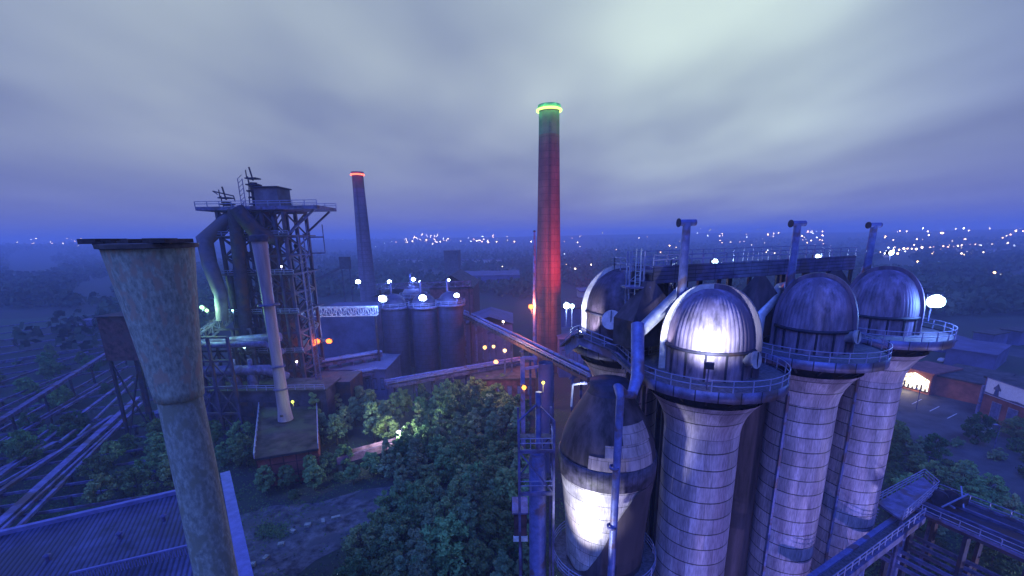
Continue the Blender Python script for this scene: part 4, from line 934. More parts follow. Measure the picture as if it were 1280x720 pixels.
rz_ = tn.nodes.new('ShaderNodeValToRGB'); tn.links.new(nz.outputs[0], rz_.inputs[0]); rz_.color_ramp.elements[0].position = .38; rz_.color_ramp.elements[0].color = (.35, .25, .12, 1); rz_.color_ramp.elements[1].position = .5; rz_.color_ramp.elements[1].color = (1, .93, .7, 1)
tn.links.new(rz_.outputs[0], e.inputs[0]); e.inputs[1].default_value = 3
w_ = fr.build('window', wm_, t)
m = MB()
for k in range(7): m.bar(o1-s*.12+d*wd*(k+.5)/7+up*.95, o1-s*.12+d*wd*(k+.5)/7+up*(2.2+.7*math.sin(k*1.7)), .35)
m.bar(o1-s*.1+up*.9, o1+d*wd-s*.1+up*.9, .2); m.build('silhouette', DARK(), w_)
plight(o1+d*wd*.5-s*3+up*3, (1, .75, .4), 1500, t, 1)
quadhouse('long_brick_hall', (1162, 492), (1232, 508), 20, 6.0, 'long dark brick hall right of the blazing window', BRK, ROOFD())
t, a, b, d, s = quadhouse('entrance_building', (1222, 520), (1330, 566), 16, 11, 'brick building with a picture board on its top, at the right edge', BRK, ROOFD())
m = MB(); k0 = .30
for i in range(3):
    f = MB().bar(lerp(a, b, .15+i*.2)-s*.3+up*.8+up*2.6-Vector((0, 0, 0)), lerp(a, b, .27+i*.2)-s*.3+up*3.4, .12, 4.4).build('window', mat('window_frame', (.2, .2, .3), .6), t)
    MB().bar(lerp(a, b, .16+i*.2)-s*.38+up*3.4, lerp(a, b, .26+i*.2)-s*.38+up*3.4, .04, 4.0).build('pane', mat('dark_glass', (.12, .14, .3), .2, 0), f)
MB().bar(a-s*.35+up*.5, a-s*.35+d*.1+up*9, .6).build('corner_pipe', PIPE(), t)
bt = thing('picture_board', 'white picture board showing a dark tower silhouette, on the brick building', 'billboard', lerp(a, b, .3)+up*7)
A_, B_ = lerp(a, b, .04)-s*.55+up*7.0, lerp(a, b, .62)-s*.55+up*7.0
MB().wall(A_, B_, 4.4, .14).build('panel', mat('board_white', (.72, .74, .82), .6, 0, var=.06), bt)
m = MB(); f1 = lambda x, z_: lerp(A_, B_, x)-s*.12+up*z_
m.bar(f1(.26, .5), f1(.26, 2.2), 1.0, .05) ; m.add([f1(.20, .3), f1(.32, .3), f1(.30, 1.9), f1(.22, 1.9)], [(0, 1, 2, 3)]); m.add([f1(.18, 1.9), f1(.34, 1.9), f1(.34, 2.4), f1(.30, 2.9), f1(.27, 3.6), f1(.25, 3.6), f1(.22, 2.9), f1(.18, 2.4)], [tuple(range(8))])
m.add([f1(.0, .15), f1(1, .15), f1(1, .5), f1(.7, .8), f1(.5, .45), f1(0, .6)], [tuple(range(6))]); m.build('print', mat('print_grey', (.12, .12, .22), .8), bt)
m = MB(); m.bar(A_-s*.1, B_-s*.1, .12); m.bar(A_-s*.1+up*4.4, B_-s*.1+up*4.4, .12); m.bar(A_-s*.1, A_-s*.1+up*4.4, .12); m.bar(B_-s*.1, B_-s*.1+up*4.4, .12); m.build('frame', RAIL(), bt)
quadhouse('flat_roof_block', (1180, 455), (1240, 465), 24, 6, 'low flat-roofed block behind the brick hall', BL, BR)
quadhouse('white_depot', (1170, 440), (1215, 442), 12, 5, 'small pale depot beyond the car park hall', BL, BR)
for i, (px, py) in enumerate(((1228, 432), (1262, 428))):
    quadhouse('small_house', (px-14, py), (px+10, py+4), 12, 6, ['small house left of the pair at the far right', 'small house right of the pair at the far right'][i], BL, ROOFD(), 'house')
# street lamps in the car park
def street_lamp(px, py, label, col=(1, .8, .5)):
    u = at_z(px, py, 0); t = thing('street_lamp', label, 'street lamp', u, 'lamps of the car park')
    MB().tube([u, u+up*6, u+up*6.4+Vector((-.9, 0, 0))], .09, 6).build('post', STEEL(), t)
    MB().box(u+up*6.35+Vector((-1.1, 0, 0)), (.8, .4, .18)).build('lamp_head', RAIL(), t)
for px, py, lb in ((1233, 500, 'car park lamp beside the brick building corner'), (1242, 562, 'car park lamp among the shrubs'), (1145, 512, 'car park lamp near the blazing window')): street_lamp(px, py, lb)
# parked cars
def car(px, py, rz, col, label):
    u = at_z(px, py, .07); t = thing('parked_car', label, 'car', u, 'cars parked near the halls'); 
    M4 = Matrix.Translation(u) @ Matrix.Rotation(rz, 4, 'Z')
    def X(pts): return [M4 @ Vector(p) for p in pts]
    m = MB(); pr = [(-2.1, .3), (2.1, .3), (2.15, .75), (1.2, .9), (.5, 1.4), (-1.2, 1.42), (-1.9, .95), (-2.15, .8)]
    n = len(pr); vv = [(x, -.85, zz) for x, zz in pr]+[(x, .85, zz) for x, zz in pr]
    m.add(X(vv), [tuple(range(n)), tuple(range(n, 2*n))[::-1]]+[(i, n+i, n+(i+1) % n, (i+1) % n) for i in range(n)]); m.build('body', mat('car_paint_'+str(col), col, .3, .2, var=.05), t)
    m = MB(); m.add(X([(1.1, -.8, .95), (1.1, .8, .95), (.52, .72, 1.38), (.52, -.72, 1.38)]), [(0, 1, 2, 3)]); m.build('windscreen', mat('dark_glass', (.12, .14, .3), .2), t)
    for x in (-1.3, 1.3):
        for y in (-.85, .85): c9 = X([(x, y-.1, .33), (x, y+.1, .33)]); MB().tube(c9, .33, 12).build('wheel', DARK(), t)
for i, (px, py, rz, col, lb) in enumerate([(1178, 452, .4, (.5, .5, .55), 'pale car parked behind the brick hall'), (1190, 450, .4, (.08, .08, .12), 'dark car parked next to the pale car'), (1176, 437, 1.2, (.4, .1, .1), 'reddish car parked farther beyond the halls')]): car(px, py, rz, col, lb)

# ------------------------------------------------------------------ trees
LEAF = {}
def leafmat(name, col, c2):
    if name in LEAF: return LEAF[name]
    m = mat(name, col, .8, 0, scale=.5, col2=c2, spec=.15); LEAF[name] = m
    n = m.node_tree.nodes; l = m.node_tree.links; b = n['Principled BSDF']; src = b.inputs['Base Color'].links[0].from_socket
    oi = n.new('ShaderNodeObjectInfo'); mr = n.new('ShaderNodeMapRange'); l.new(oi.outputs['Random'], mr.inputs[0]); mr.inputs[3].default_value = .62; mr.inputs[4].default_value = 1.35
    hs = n.new('ShaderNodeHueSaturation'); l.new(mr.outputs[0], hs.inputs['Value']); l.new(src, hs.inputs['Color'])
    m2 = n.new('ShaderNodeMapRange'); wn = n.new('ShaderNodeTexWhiteNoise'); wn.noise_dimensions = '1D'; l.new(oi.outputs['Random'], wn.inputs['W']); l.new(wn.outputs['Value'], m2.inputs[0]); m2.inputs[3].default_value = .45; m2.inputs[4].default_value = .53; l.new(m2.outputs[0], hs.inputs['Hue'])
    l.new(hs.outputs[0], b.inputs['Base Color'])
    return m
BARK = mat('bark', (.09, .075, .06), .95, 0, var=.4, scale=3)
def tree_proto(seed, h, w, nl, leaf, shape='round', trunk_frac=.25):
    rnd = random.Random(seed); t = bpy.data.objects.new('tree', None); ORI[t] = Vector((0, 0, 0)); C.objects.link(t)
    m = MB(); top = (rnd.uniform(-.3, .3), rnd.uniform(-.3, .3), h*.8)
    m.tube([(0, 0, 0), (rnd.uniform(-.15, .15), rnd.uniform(-.15, .15), h*.35), top], [h*.022, h*.016, h*.005], 6)
    clumps = []
    nc = 26
    for i in range(nc):
        f = (i+.5)/nc; zz = h*(trunk_frac+(1-trunk_frac)*f*.95)
        if shape == 'cone': rad = w*(1-f*.85)
        elif shape == 'column': rad = w*(.9-.6*f**2)
        else: rad = w*math.sin(PI*min(1, .18+.78*f))**.7
        a = i*2.4+rnd.uniform(-.5, .5); q = rad*rnd.uniform(.35, .85)
        clumps.append((q*math.cos(a), q*math.sin(a), zz+rnd.uniform(-.3, .5), max(.4, rad*rnd.uniform(.22, .42))))
        if i % 2 == 0: m.tube([(0, 0, zz*.75), (q*math.cos(a)*.9, q*math.sin(a)*.9, zz)], [h*.008, h*.003], 4, caps=False)
    m.build('trunk', BARK, t)
    vs = []; fs = []
    for _ in range(nl):
        cx, cy, cz, cr_ = clumps[rnd.randrange(nc)]
        d = Vector((rnd.gauss(0, 1), rnd.gauss(0, 1), rnd.gauss(0, 1))).normalized()*cr_*(rnd.random()**.4)
        p = Vector((cx, cy, cz))+Vector((d.x, d.y, d.z*.75)); s_ = rnd.choice((.09, .13, .2, .26))*(h/7)**.3
        nv = (d.normalized()*.5+Vector((rnd.gauss(0, .6), rnd.gauss(0, .6), rnd.gauss(.5, .6)))).normalized()
        u = nv.orthogonal().normalized(); u.rotate(Matrix.Rotation(rnd.random()*6.3, 3, nv)); v = nv.cross(u)
        b = len(vs); vs += [p-u*s_*1.3, p+v*s_*.7, p+u*s_*1.3, p-v*s_*.7]; fs.append((b, b+1, b+2, b+3))
    MB().add(vs, fs).build('crown', leaf, t)
    return t
G1_ = leafmat('leaf_green', (.14, .25, .09), (.065, .12, .045)); G2_ = leafmat('leaf_pale', (.19, .29, .14), (.095, .155, .08)); G3_ = leafmat('leaf_dark', (.085, .155, .05), (.045, .085, .035))
protos = [tree_proto(1, 8, 3.0, 4300, G1_, 'round'), tree_proto(2, 9, 2.6, 4300, G2_, 'column'), tree_proto(3, 7, 3.2, 4000, G3_, 'round', .12),
          tree_proto(4, 9.5, 2.8, 4300, G2_, 'cone', .12), tree_proto(5, 7.5, 3.4, 4300, G1_, 'round', .15), tree_proto(6, 2.6, 1.9, 1600, G3_, 'round', .02), tree_proto(7, 2.4, 1.7, 1600, G2_, 'round', .02)]
for p in protos: p['category'] = 'tree'
rt = random.Random(5)
BLOCKS = []
def plant(px, py, i, sc, label, group, name='tree', cat='tree', z=0):
    u = at_z(px, py, z); o = dup(protos[i], u, rt.random()*6.28, (sc*rt.uniform(.9, 1.15), sc*rt.uniform(.9, 1.15), sc*rt.uniform(.9, 1.2)), label, group)
    o.name = name; o['category'] = cat; return o
ORD = ['first', 'second', 'third', 'fourth', 'fifth', 'sixth', 'seventh', 'eighth', 'ninth', 'tenth', 'eleventh', 'twelfth']
LOOK = ['rounded green', 'narrow pale', 'squat dark', 'pointed pale', 'broad green', 'low dark', 'low pale']
def scatter(n, poly, dmin, kinds, scr, labels, group, name='tree', cat='tree'):
    pts = []; tries = 0; made = []
    xs_ = [p[0] for p in poly]; ys_ = [p[1] for p in poly]
    def inside(x, y):
        c = False; j = len(poly)-1
        for i in range(len(poly)):
            xi, yi = poly[i]; xj, yj = poly[j]
            if (yi > y) != (yj > y) and x < (xj-xi)*(y-yi)/(yj-yi)+xi: c = not c
            j = i
        return c
    while len(pts) < n and tries < 6000:
        tries += 1; x, y = rt.uniform(min(xs_), max(xs_)), rt.uniform(min(ys_), max(ys_))
        if not inside(x, y): continue
        u = at_z(x, y, 0)
        if any((u-q).length < dmin for q in pts): continue
        ki = rt.choice(kinds); pts.append(u); made.append((x, y, ki, plant(x, y, ki, rt.uniform(*scr), 'x', group, name, cat)))
    made.sort(key=lambda q: q[1]); nrow = max(1, round(len(made)/7)); rows = [made[len(made)*i//nrow:len(made)*(i+1)//nrow] for i in range(nrow)]
    for ri, row in enumerate(rows):
        row.sort(key=lambda q: q[0]); rn = 'only' if nrow == 1 else 'farthest' if ri == 0 else 'nearest' if ri == nrow-1 else ORD[ri]+' farthest'
        for ci, (x, y, ki, o) in enumerate(row): o['label'] = f"{LOOK[ki]} {cat}, {'leftmost' if ci == 0 else ORD[ci]+' from left'}, {rn} row, {labels}"
    return len(pts)
print('grove', scatter(84, [(470, 600), (520, 556), (560, 520), (650, 520), (668, 600), (660, 760), (560, 800), (470, 790), (500, 700), (560, 680), (620, 650), (600, 605), (560, 600)], 3.7, [0, 1, 2, 3, 4], (.8, 1.15), 'the central grove', 'trees of the central grove'))
scatter(20, [(500, 612), (560, 598), (610, 605), (620, 650), (560, 675), (500, 662), (490, 640)], 3.6, [0, 1, 4, 3], (.7, .95), 'the bench clearing', 'trees round the bench clearing')
scatter(20, [(425, 715), (470, 672), (520, 645), (540, 700), (540, 780), (430, 770)], 4.0, [0, 4, 2, 3], (.75, 1.0), 'gravel path trees', 'trees beside the gravel path')
scatter(11, [(395, 560), (480, 552), (490, 540), (470, 520), (395, 530)], 4.5, [1, 3, 1], (.9, 1.15), 'the footbridge clump', 'pale slender trees by the footbridge')
scatter(16, [(480, 560), (530, 560), (640, 510), (650, 495), (560, 500), (500, 520)], 5, [0, 1, 3, 4], (.9, 1.2), 'below girder bridge', 'trees under the elevated bridge')
scatter(14, [(400, 610), (440, 608), (470, 600), (460, 585), (410, 590), (330, 612), (325, 628), (390, 622)], 3, [2, 5, 6, 0], (.55, .8), 'red shed bushes', 'shrubs before the red shed')
scatter(12, [(255, 500), (310, 500), (318, 590), (275, 600)], 5, [1, 0, 4], (.8, 1.1), 'trees left of red shed', 'trees behind the stack')
scatter(16, [(120, 600), (200, 540), (230, 560), (220, 620), (130, 640)], 5, [2, 0, 5, 4], (.7, 1.0), 'the hollow above ribbed roof', 'trees in the dark hollow')
scatter(40, [(-20, 470), (60, 440), (140, 450), (150, 500), (100, 560), (20, 600), (-20, 600)], 4, [2, 5, 6, 4, 0], (.6, 1.1), 'the track deck scrub', 'scrub between the girders')
scatter(46, [(1112, 560), (1150, 560), (1200, 600), (1290, 660), (1290, 740), (1180, 720), (1110, 620)], 3.6, [2, 0, 4, 5, 3, 6], (.6, 1.0), 'the slope below the car park', 'trees on the slope at lower right')
scatter(12, [(1180, 560), (1290, 600), (1290, 540), (1240, 545)], 6, [5, 6, 2], (.7, 1.1), 'the car park edge', 'shrubs by the car park', 'shrub', 'shrub')
for p in protos:
    for c in list(p.children): bpy.data.objects.remove(c)
    bpy.data.objects.remove(p)
# undergrowth, nobody could count it
rg = random.Random(9); vs = []; fs = []
def tuft(u, n, sz, spread):
    for _ in range(n):
        p = u+Vector((rg.gauss(0, spread), rg.gauss(0, spread), abs(rg.gauss(0, .35))*sz*2)); s_ = sz*rg.uniform(.5, 1.2)
        nv = Vector((rg.gauss(0, .7), rg.gauss(0, .7), 1)).normalized(); a_ = nv.orthogonal().normalized(); a_.rotate(Matrix.Rotation(rg.random()*6.3, 3, nv)); b_ = nv.cross(a_)
        k = len(vs); vs.extend([p-a_*s_, p+b_*s_*.6, p+a_*s_, p-b_*s_*.6]); fs.append((k, k+1, k+2, k+3))
for _ in range(5200):
    px, py = rg.uniform(-20, 1300), rg.uniform(480, 780)
    if 296 < px < 520 and py > 612 and py < 720 and (px-296)*-.45+705 < py+20 and rg.random() < .86: continue
    if px > 1120 and 478 < py < 560+(px-1120)*.45: continue
    tuft(at_z(px, py, 0), 14, .22, 1.1)
for _ in range(200):
    px, py = rg.uniform(325, 358), rg.uniform(656, 672); tuft(at_z(px, py, 0), 10, .18, .5)
o = MB().add(vs, fs).build('undergrowth', G3_); tag(o, 'low dark green undergrowth covering the ground', kind='stuff')
vs = []; fs = []
for _ in range(2600):
    px, py = rg.uniform(385, 470), rg.uniform(680, 760)
    if py < 755-(px-385)*.9: continue
    tuft(at_z(px, py, 0), 8, .16, .8)
o = MB().add(vs, fs).build('grass', leafmat('grass_green', (.10, .16, .035), (.06, .11, .03))); tag(o, 'brighter green grass at the near edge of the grove', kind='stuff')
# far woods as one mass
vs = []; fs = []
def wood(px, py, big=1.0):
    u = far_pos(px, py, .5)
    d = math.hypot(u.x, u.y)
    if d > 5200: return
    hh = rg.uniform(7, 13)*big; q = 9 if d > 900 else 22
    for _ in range(q):
        a = rg.random()*6.3; f = rg.random(); rad = hh*.42*math.sin(PI*(.15+.8*f))
        p = Vector((u.x+rad*math.cos(a), u.y+rad*math.sin(a), hgt(u.x, u.y)+hh*(.15+.85*f))); s_ = hh*rg.uniform(.10, .2)*(1.5 if q == 9 else 1)
        nv = Vector((math.cos(a), math.sin(a), rg.gauss(.4, .6))).normalized(); a_ = nv.orthogonal().normalized(); b_ = nv.cross(a_)
        k = len(vs); vs.extend([p-a_*s_, p+b_*s_, p+a_*s_, p-b_*s_]); fs.append((k, k+1, k+2, k+3))
n = 0
while n < 15000:
    px = rg.uniform(-40, 1320); py = 299+abs(rg.gauss(0, 1))*48
    if py > 440: continue
    if px < 130 and 386 < py < 440 and py < 440-(px)*.3: continue
    if 270 < px < 800 and py > 372: continue
    if px > 1100 and py > 395: continue
    if noise.noise(Vector((px*.012, py*.05, 2))) < -.22: continue
    wood(px, py); n += 1
o = MB().add(vs, fs).build('far_woods', mat('far_leaf', (.045, .075, .04), .9, 0, var=.5, scale=.03)); tag(o, 'dim woods stretching to the horizon', kind='stuff')

# ------------------------------------------------------------------ far houses (pale roofs)
rh2 = random.Random(21)
for i, (px, py, w_, hh, lb) in enumerate([(1215, 318, 90, 10, 'long brightly lit industrial hall near the horizon at right'), (1090, 322, 40, 8, 'low hall near the horizon right of the rightmost vent pipe'),
                                      (735, 372, 26, 6, 'low pale roof among yellow lamps right of the chimney'), (600, 331, 60, 9, 'distant long warehouse beyond the middle works'),
                                      (505, 330, 50, 8, 'distant warehouse beyond the red-topped chimney'), (1000, 318, 50, 9, 'distant hall behind the gallery rails')]):
    u = far_pos(px, py, 0); t = thing('distant_hall', lb, 'hall', gz(u, hgt(u.x, u.y))); b0 = hgt(u.x, u.y)
    MB().box((u.x, u.y, b0+hh/2), (w_*u.y/600, 20, hh)).build('wall', mat('far_wall', (.45, .42, .42), .8, 0, var=.2, scale=.05), t)
    MB().box((u.x, u.y, b0+hh+.5), (w_*u.y/600+2, 22, 1)).build('roof', BR, t)
# small clutter
rc = random.Random(8)
for i in range(7):
    px, py = 318+i*17+rc.uniform(-5, 5), 700-i*9+rc.uniform(-8, 8); u = at_z(px, py, .08)
    t = MB().box(u+Vector((0, 0, .25)), (rc.uniform(.8, 1.6), rc.uniform(.4, .8), .5), rc.uniform(0, 3)).build('concrete_block', CONC()); tag(t, ORD[i]+' of the small concrete blocks from the left on the gravel clearing', 'block', 'blocks on the gravel clearing')
t = thing('yard_fence', 'low wire fence edging the car park below the shrubs', 'fence', at_z(1200, 590, 0)); pr_ = [at_z(*q, 0) for q in ((1116, 560), (1170, 582), (1230, 618), (1290, 655))]
for a, b in zip(pr_, pr_[1:]):
    for k in range(6): q = lerp(a, b, k/6); MB().bar(q, q+Vector((0, 0, 1.5)), .12).build('post', STEEL(), t)
    MB().bar(a+Vector((0, 0, 1.4)), b+Vector((0, 0, 1.4)), .06).build('wire', STEEL(), t); MB().bar(a+Vector((0, 0, .8)), b+Vector((0, 0, .8)), .05).build('wire', STEEL(), t)
for i, (px, py) in enumerate(((60, 700), (150, 672), (205, 650))):
    u = at_z(px, py, ZR+.1); t = thing('roof_vent', ['roof vent farthest left on the ribbed roof', 'middle roof vent on the ribbed roof', 'roof vent nearest the concrete stack on the ribbed roof'][i], 'vent', u, 'vents on the ribbed roof')
    MB().lathe(u, [(.16, -.1), (.16, .45)], 12).build('pipe', STEEL(), t); MB().lathe(u, [(.3, .42), (.3, .5), (.02, .68)], 12).build('cap', STEEL(), t)
# ------------------------------------------------------------------ lamps of the town
WARM = [(1, .62, .26), (1, .75, .5), (.75, .82, 1), (1, .42, .14), (1, .55, .32)]
def town(px, py, size, ci, label, group, st=9, lift=8):
    u = far_pos(px, py, lift); d = (u-Vector((0, 0, H))).length; r = size*1.0*d/432; st = int(st*round(math.exp(.00055*min(d, 6000))*.42))
    o = MB().lathe((0, 0, 0), sphere_prof(r, 4), 6).build('town_lamp', emis('town_%d_%d' % (ci, st), WARM[ci], st, True)); o.location = u
    tag(o, label, 'lamp', group)
rl = random.Random(77)
def cl(n, x0, x1, y0, y1, s0, s1, label, st=8, cols=(0, 1, 1, 2, 4)):
    for _ in range(n): town(rl.uniform(x0, x1), rl.uniform(y0, y1), rl.uniform(s0, s1), rl.choice(cols), label, label.replace('tiny lamp', 'lamps').replace('tiny faint lamp', 'faint lamps'), st)
cl(48, 505, 645, 293, 303, .28, .55, 'tiny lamp in the town on the skyline between the two brick chimneys')
cl(16, 0, 120, 297, 308, .18, .35, 'tiny faint lamp on the skyline at far left', 5)
cl(8, 400, 500, 297, 310, .18, .35, 'tiny lamp on the skyline beside the red-topped chimney', 5)
cl(10, 700, 850, 289, 303, .2, .4, 'tiny lamp on the skyline right of the green-topped chimney', 6)
cl(26, 870, 1000, 286, 304, .26, .5, 'tiny lamp on the skyline above the floodlit dome')
cl(20, 1000, 1035, 287, 306, .25, .5, 'tiny lamp in the bright skyline patch right of the middle vent pipe')
cl(56, 1100, 1280, 285, 318, .26, .6, 'tiny lamp in the town at the right end of the skyline')
cl(18, 700, 985, 306, 320, .3, .5, 'lamp in the street seen over the gallery rails', 7)
for i in range(20): town(1118+i*5.6+rl.uniform(-1, 1), 312-i*.32+rl.uniform(-1, 1), rl.uniform(.4, .75), rl.choice((0, 1, 4)), 'lamp in the straight row of street lights near the right skyline', 'row of street lights at the right', 9)
for px, py, s_ in ((708, 331, .9), (719, 336, 1.2), (732, 337, 1.0), (739, 331, 1.2), (705, 339, .5), (837, 307, .9), (862, 309, .9), (1100, 316, 1.3), (1122, 317, 1.1), (1061, 314, .8), (1147, 327, .8), (1202, 311, 1.2), (1205, 319, 1.0), (1243, 341, 1.2), (1252, 344, 1.3), (664, 302, .8), (722, 303, .8), (628, 333, .6), (1274, 313, 1), (541, 305, .9), (533, 300, .9), (518, 297, .9), (888, 287, .9), (960, 293, .9)):
    town(px, py, s_*.62, rl.choice((0, 1)), 'larger glowing street lamp scattered over the middle distance', 'larger street lamps in the distance', 12)
for i in range(9): town(1234+i*5.2, 352+i*1.6, .45, 1, 'lamp in the short slanting row at the far right', 'short slanting row of lamps', 10, 5)
# ------------------------------------------------------------------ lamps of the works
CY_ = (.55, .85, 1.0); WH = (.92, .97, 1.0); BLU = (.12, .22, 1.0)
# flood on the nearest dome
f = Vector((math.cos(ax1+.02), math.sin(ax1+.02), 0)); p = c1+f*8.4+Vector((0, 0, 39.8))
t = thing('dome_floodlight', 'small dark floodlight box in front of the nearest dome, seen from behind', 'floodlight', p-Vector((0, 0, 2)))
MB().box(p, (.75, .4, .5), ax1+PI/2).build('housing', DARK(), t); MB().bar(p-f*1.4-Vector((0, 0, 2.4)), p-Vector((0, 0, .25)), .12).build('bracket', STEEL(), t)
MB().box(p-f*.23, (.6, .04, .4), ax1+PI/2).build('lens', emis('lens_white', WH, 30, True), t)
plight(p-f*.3+Vector((0, 0, .6)), (.80, .95, 1.0), 9000, t, .25, spot=75, aim=c1+Vector((0, 0, 41.4)), blend=1)
# flood between the dark dome and the nearest one, lights hood lip + platform
lamp(at_y(893, 327, 58), .42, CY_, 900, 'small cyan-white lamp on a short post above the gallery, behind the nearest dome', st=20)
lamp(at_y(1021, 321, 64), .42, CY_, 500, 'cyan-white lamp on the gallery rail left of the middle dome', st=20)
lamp(at_y(1113, 316, 72), .42, CY_, 400, 'cyan-white lamp above the farthest dome on the gallery end', st=20)
lamp(at_y(1165, 376, c3.y-2.5), .95, CY_, 4500, 'glaring cyan-white floodlight at the outer edge of the farthest stove platform', st=30, post=2.4, lcol=(.15, .35, 1))
lamp(at_y(708, 382, 62), .5, CY_, 1500, 'white floodlight left of the dark dome, larger of the close pair', st=22, post=3)
lamp(at_y(715, 382.5, 62.5), .35, CY_, 500, 'small white floodlight touching the larger one left of the dark dome', st=22, post=3)
lt = thing('hidden_spotlight', 'spotlight tucked under the gallery left of the dark dome', 'floodlight', at_y(728, 424, 50))
q = at_y(726, 420, 49); MB().box(q, (.5, .4, .35)).build('housing', DARK(), lt); plight(q+Vector((0, 0, .4)), WH, 4000, lt, .2, spot=80, aim=at_y(735, 385, 53), blend=.5)
q2 = c1+Vector((math.cos(ax1-R(48)), math.sin(ax1-R(48)), 0))*6.3+Vector((0, 0, 37.7)); lt = thing('rim_spotlight', 'small spotlight on the platform below the left rim of the nearest dome', 'floodlight', q2)
MB().box(q2, (.4, .4, .3)).build('housing', DARK(), lt); plight(q2+Vector((0, 0, .35)), WH, 3500, lt, .12, spot=48, aim=c1+Vector((math.cos(ax1-R(80)), math.sin(ax1-R(80)), 0))*4.3+Vector((0, 0, 42.5)), blend=.5)
# floods on belly of the vessel
q = Vector((VC.x-9.5, VC.y-11, 15.5)); lt = thing('belly_floodlight', 'floodlight on the vessel platform aimed up at its bare belly', 'floodlight', q)
MB().box(q, (.6, .4, .5)).build('housing', DARK(), lt); MB().bar(q-Vector((0, 0, 15.5)), q-Vector((0, 0, .25)), .15).build('bracket', STEEL(), lt); plight(q+Vector((.3, .4, .3)), WH, 24000, lt, .3, spot=41, aim=(VC.x-1.9, VC.y-3, 24.8), blend=.9)
# blue-violet washes on the columns (floodlights standing on the ground at their feet)
def ground_flood(p, aim, col, W, label, spot=70):
    p = Vector(p); t = thing('ground_floodlight', label, 'floodlight', p-Vector((0, 0, .6)), 'floodlights on the ground')
    MB().box(p, (.8, .5, .6)).build('housing', DARK(), t); MB().bar(p-Vector((0, 0, .6)), p-Vector((0, 0, .3)), .2).build('bracket', STEEL(), t); plight(p+(Vector(aim)-p).normalized()*.6, col, W, t, .4, spot=spot, aim=aim, blend=.8)
ground_flood((22, 8, .6), (26, 45, 22), (.48, .42, 1.0), 14000, 'floodlight on the ground before the stove feet, left', 95)
ground_flood((48, 12, .6), (42, 52, 22), (.48, .42, 1.0), 18000, 'floodlight on the ground before the stove feet, centre', 95)
ground_flood((84, 30, .6), (57, 58, 22), (.5, .5, 1.0), 38000, 'floodlight on the ground before the stove feet, right', 80)
# works lamps in the middle
for px, py, y, r_, W, lb in ((448, 352, 165, .95, 2500, 'white floodlight at the left end of the middle works'), (479, 373, 140, 1.35, 6000, 'brightest glaring floodlight of the middle works, at the left stove'),
        (487, 352, 168, .8, 1500, 'white floodlight above the leftmost middle stove'), (517, 349, 168, .8, 1500, 'white floodlight on the rear dome of the middle works'), (525, 352, 168, .5, 500, 'small lamp right of the rear dome floodlight'),
        (529, 372, 145, 1.3, 3500, 'broad white floodlight on the central middle stove'), (571, 369, 146, .9, 2500, 'white floodlight on the right-hand middle stove'), (561, 350, 170, .55, 600, 'small cyan lamp over the right-hand middle stove')):
    lamp(at_y(px, py, y), r_, (.65, .85, 1), W*2.2, lb, st=22, post=2.5, mname='lens_works', lcol=(.16, .34, 1))
for px, lb in ((397, 'left red lamp on the long hall wall'), (412, 'right red lamp on the long hall wall')):
    q = at_y(px, 426, 126.5); lamp(q, .9, (1, .16, .03), 1300, lb, 'red_lamp', 'lamp', st=4.5, post=.8)
q = at_y(664, 383, 150); lamp(q, 1.0, (1, .22, .05), 26000, 'glaring orange-red floodlight at the left foot of the tall brick chimney', 'red_floodlight', 'floodlight', st=5, post=2.5)
t = thing('chimney_floodlight', 'red floodlight housing right of the tall chimney foot, aimed up its shaft', 'floodlight', (gx+14, gy-22, 20)); MB().box((gx+14, gy-22, 20), (.8, .5, .6)).build('housing', DARK(), t)
MB().bar((gx+14, gy-22, 0), (gx+14, gy-22, 19.7), .3).build('bracket', STEEL(), t)
plight((gx+14, gy-21, 20.6), (1, .05, .07), 95000, t, .5, spot=75, aim=(gx, gy, 62), blend=.9)
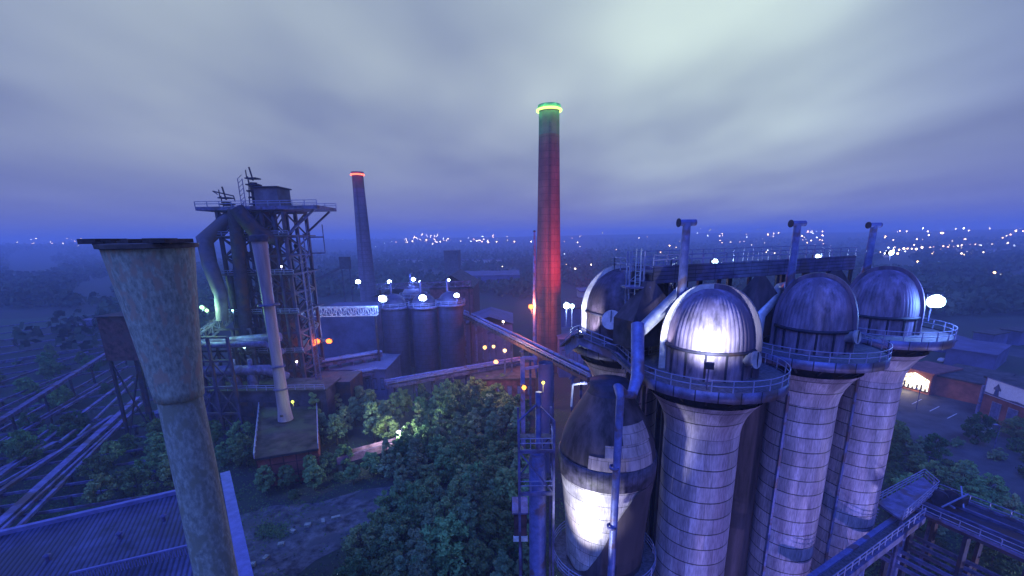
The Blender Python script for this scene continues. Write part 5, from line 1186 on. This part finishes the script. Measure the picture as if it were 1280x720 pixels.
for px, py, z_, c, W, r_, lb in ((655, 484, 0, (1, .35, .06), 1200, .6, 'orange lamp low behind the pipe column'), (679, 478, 0, (1, .85, .15), 900, .5, 'yellow lamp at the head of the pipe column'),
        (606, 434, 0, (1, .5, .15), 3000, .7, 'amber lamp on the dark plant, topmost left'), (617, 433, 0, (1, .55, .2), 2000, .6, 'amber lamp on the dark plant, right of the topmost left'), (620, 452, 0, (1, .42, .18), 2600, .8, 'broad amber lamp low on the dark plant'), (631, 438, 0, (1, .65, .3), 2200, .7, 'pale amber lamp, rightmost on the dark plant'),
        (629, 402, 0, (1, .8, .5), 500, .4, 'small yellowish lamp above the amber ones'), (366, 502, 0, (.8, 1, .1), 700, .4, 'yellow-green lamp right of the rust-streaked chimney foot'), (253, 384, 0, (.35, 1, .45), 6000, .7, 'green-white lamp right of the concrete stack'), (259, 388, 0, (.5, 1, .4), 3000, .6, 'yellow-green lamp just below the green-white one'),
        (306, 434, 0, (.5, 1, .8), 400, .3, 'tiny cyan lamp inside the lattice tower'), (291, 388, 0, (.4, 1, .7), 400, .3, 'tiny green lamp on the lattice tower frame'), (352, 333, 0, (.9, .9, 1), 200, .3, 'tiny white lamp in the upper lattice tower'), (371, 452, 0, (.9, .9, 1), 300, .35, 'tiny white lamp right of the lattice tower base')):
    y = 82 if px > 650 else (118 if px > 590 else (88 if px == 366 else 110))
    if px == 679: y = 41
    if px == 679: r_ = .22; W = 150
    if px == 655: y = 78
    lamp(at_y(px, py, y), r_*.85, c, W, lb, 'works_lamp', 'lamp', st=3.2 if c[2] < .5 else 10, post=1.0, mname='lens_%d' % px)
# yellow wash at chimney foot
q = at_y(352, 520, 88.5); t = thing('foot_spotlight', 'small spotlight lighting the foot of the rust-streaked chimney yellow', 'floodlight', q); MB().box(q, (.5, .4, .4)).build('housing', DARK(), t); plight(q+Vector((0, .3, .5)), (.9, 1, .1), 250, t, .2, spot=60, aim=(cb.x, cb.y, 14))
# white lamp inside the grove
q = at_z(499, 541, 6.5); lamp(q, .6, (.85, 1, .95), 9000, 'white lamp blazing between the trees beside the footbridge', 'garden_floodlight', 'floodlight', st=20, post=6.4, off=(0, 0, .6))
# lamp post arm left of the vessel
t = thing('arm_lamp', 'thin pale angled lamp post beside the neck of the bulging vessel', 'lamp post', at_y(714, 510, 50)); m = MB(); m.bar(at_y(714, 508, 50), at_y(716, 481, 50), .2); m.bar(at_y(716, 481, 50), at_y(731, 478, 50), .2); m.each('post', mat('white_truss', (.62, .66, .75), .6), t)
MB().box(at_y(730, 479, 50), (.7, .4, .25)).build('lamp_head', RAIL(), t); plight(at_y(729, 483, 49), WH, 120, t, .2)

# ------------------------------------------------------------------ haze
hz = MB().box((0, 0, 58), (15000, 15000, 120)).build('haze', MATS.setdefault('haze', bpy.data.materials.new('haze')))
hm = MATS['haze']; hm.use_nodes = True; tn = hm.node_tree; tn.nodes.clear()
pv = tn.nodes.new('ShaderNodeVolumePrincipled'); pv.inputs['Color'].default_value = (.68, .75, 1.0, 1); pv.inputs['Density'].default_value = .00052; pv.inputs['Anisotropy'].default_value = 0.0
oo = tn.nodes.new('ShaderNodeOutputMaterial'); tn.links.new(pv.outputs[0], oo.inputs['Volume']); hz['kind'] = 'stuff'; hz['label'] = 'blue dusk haze over the whole valley'
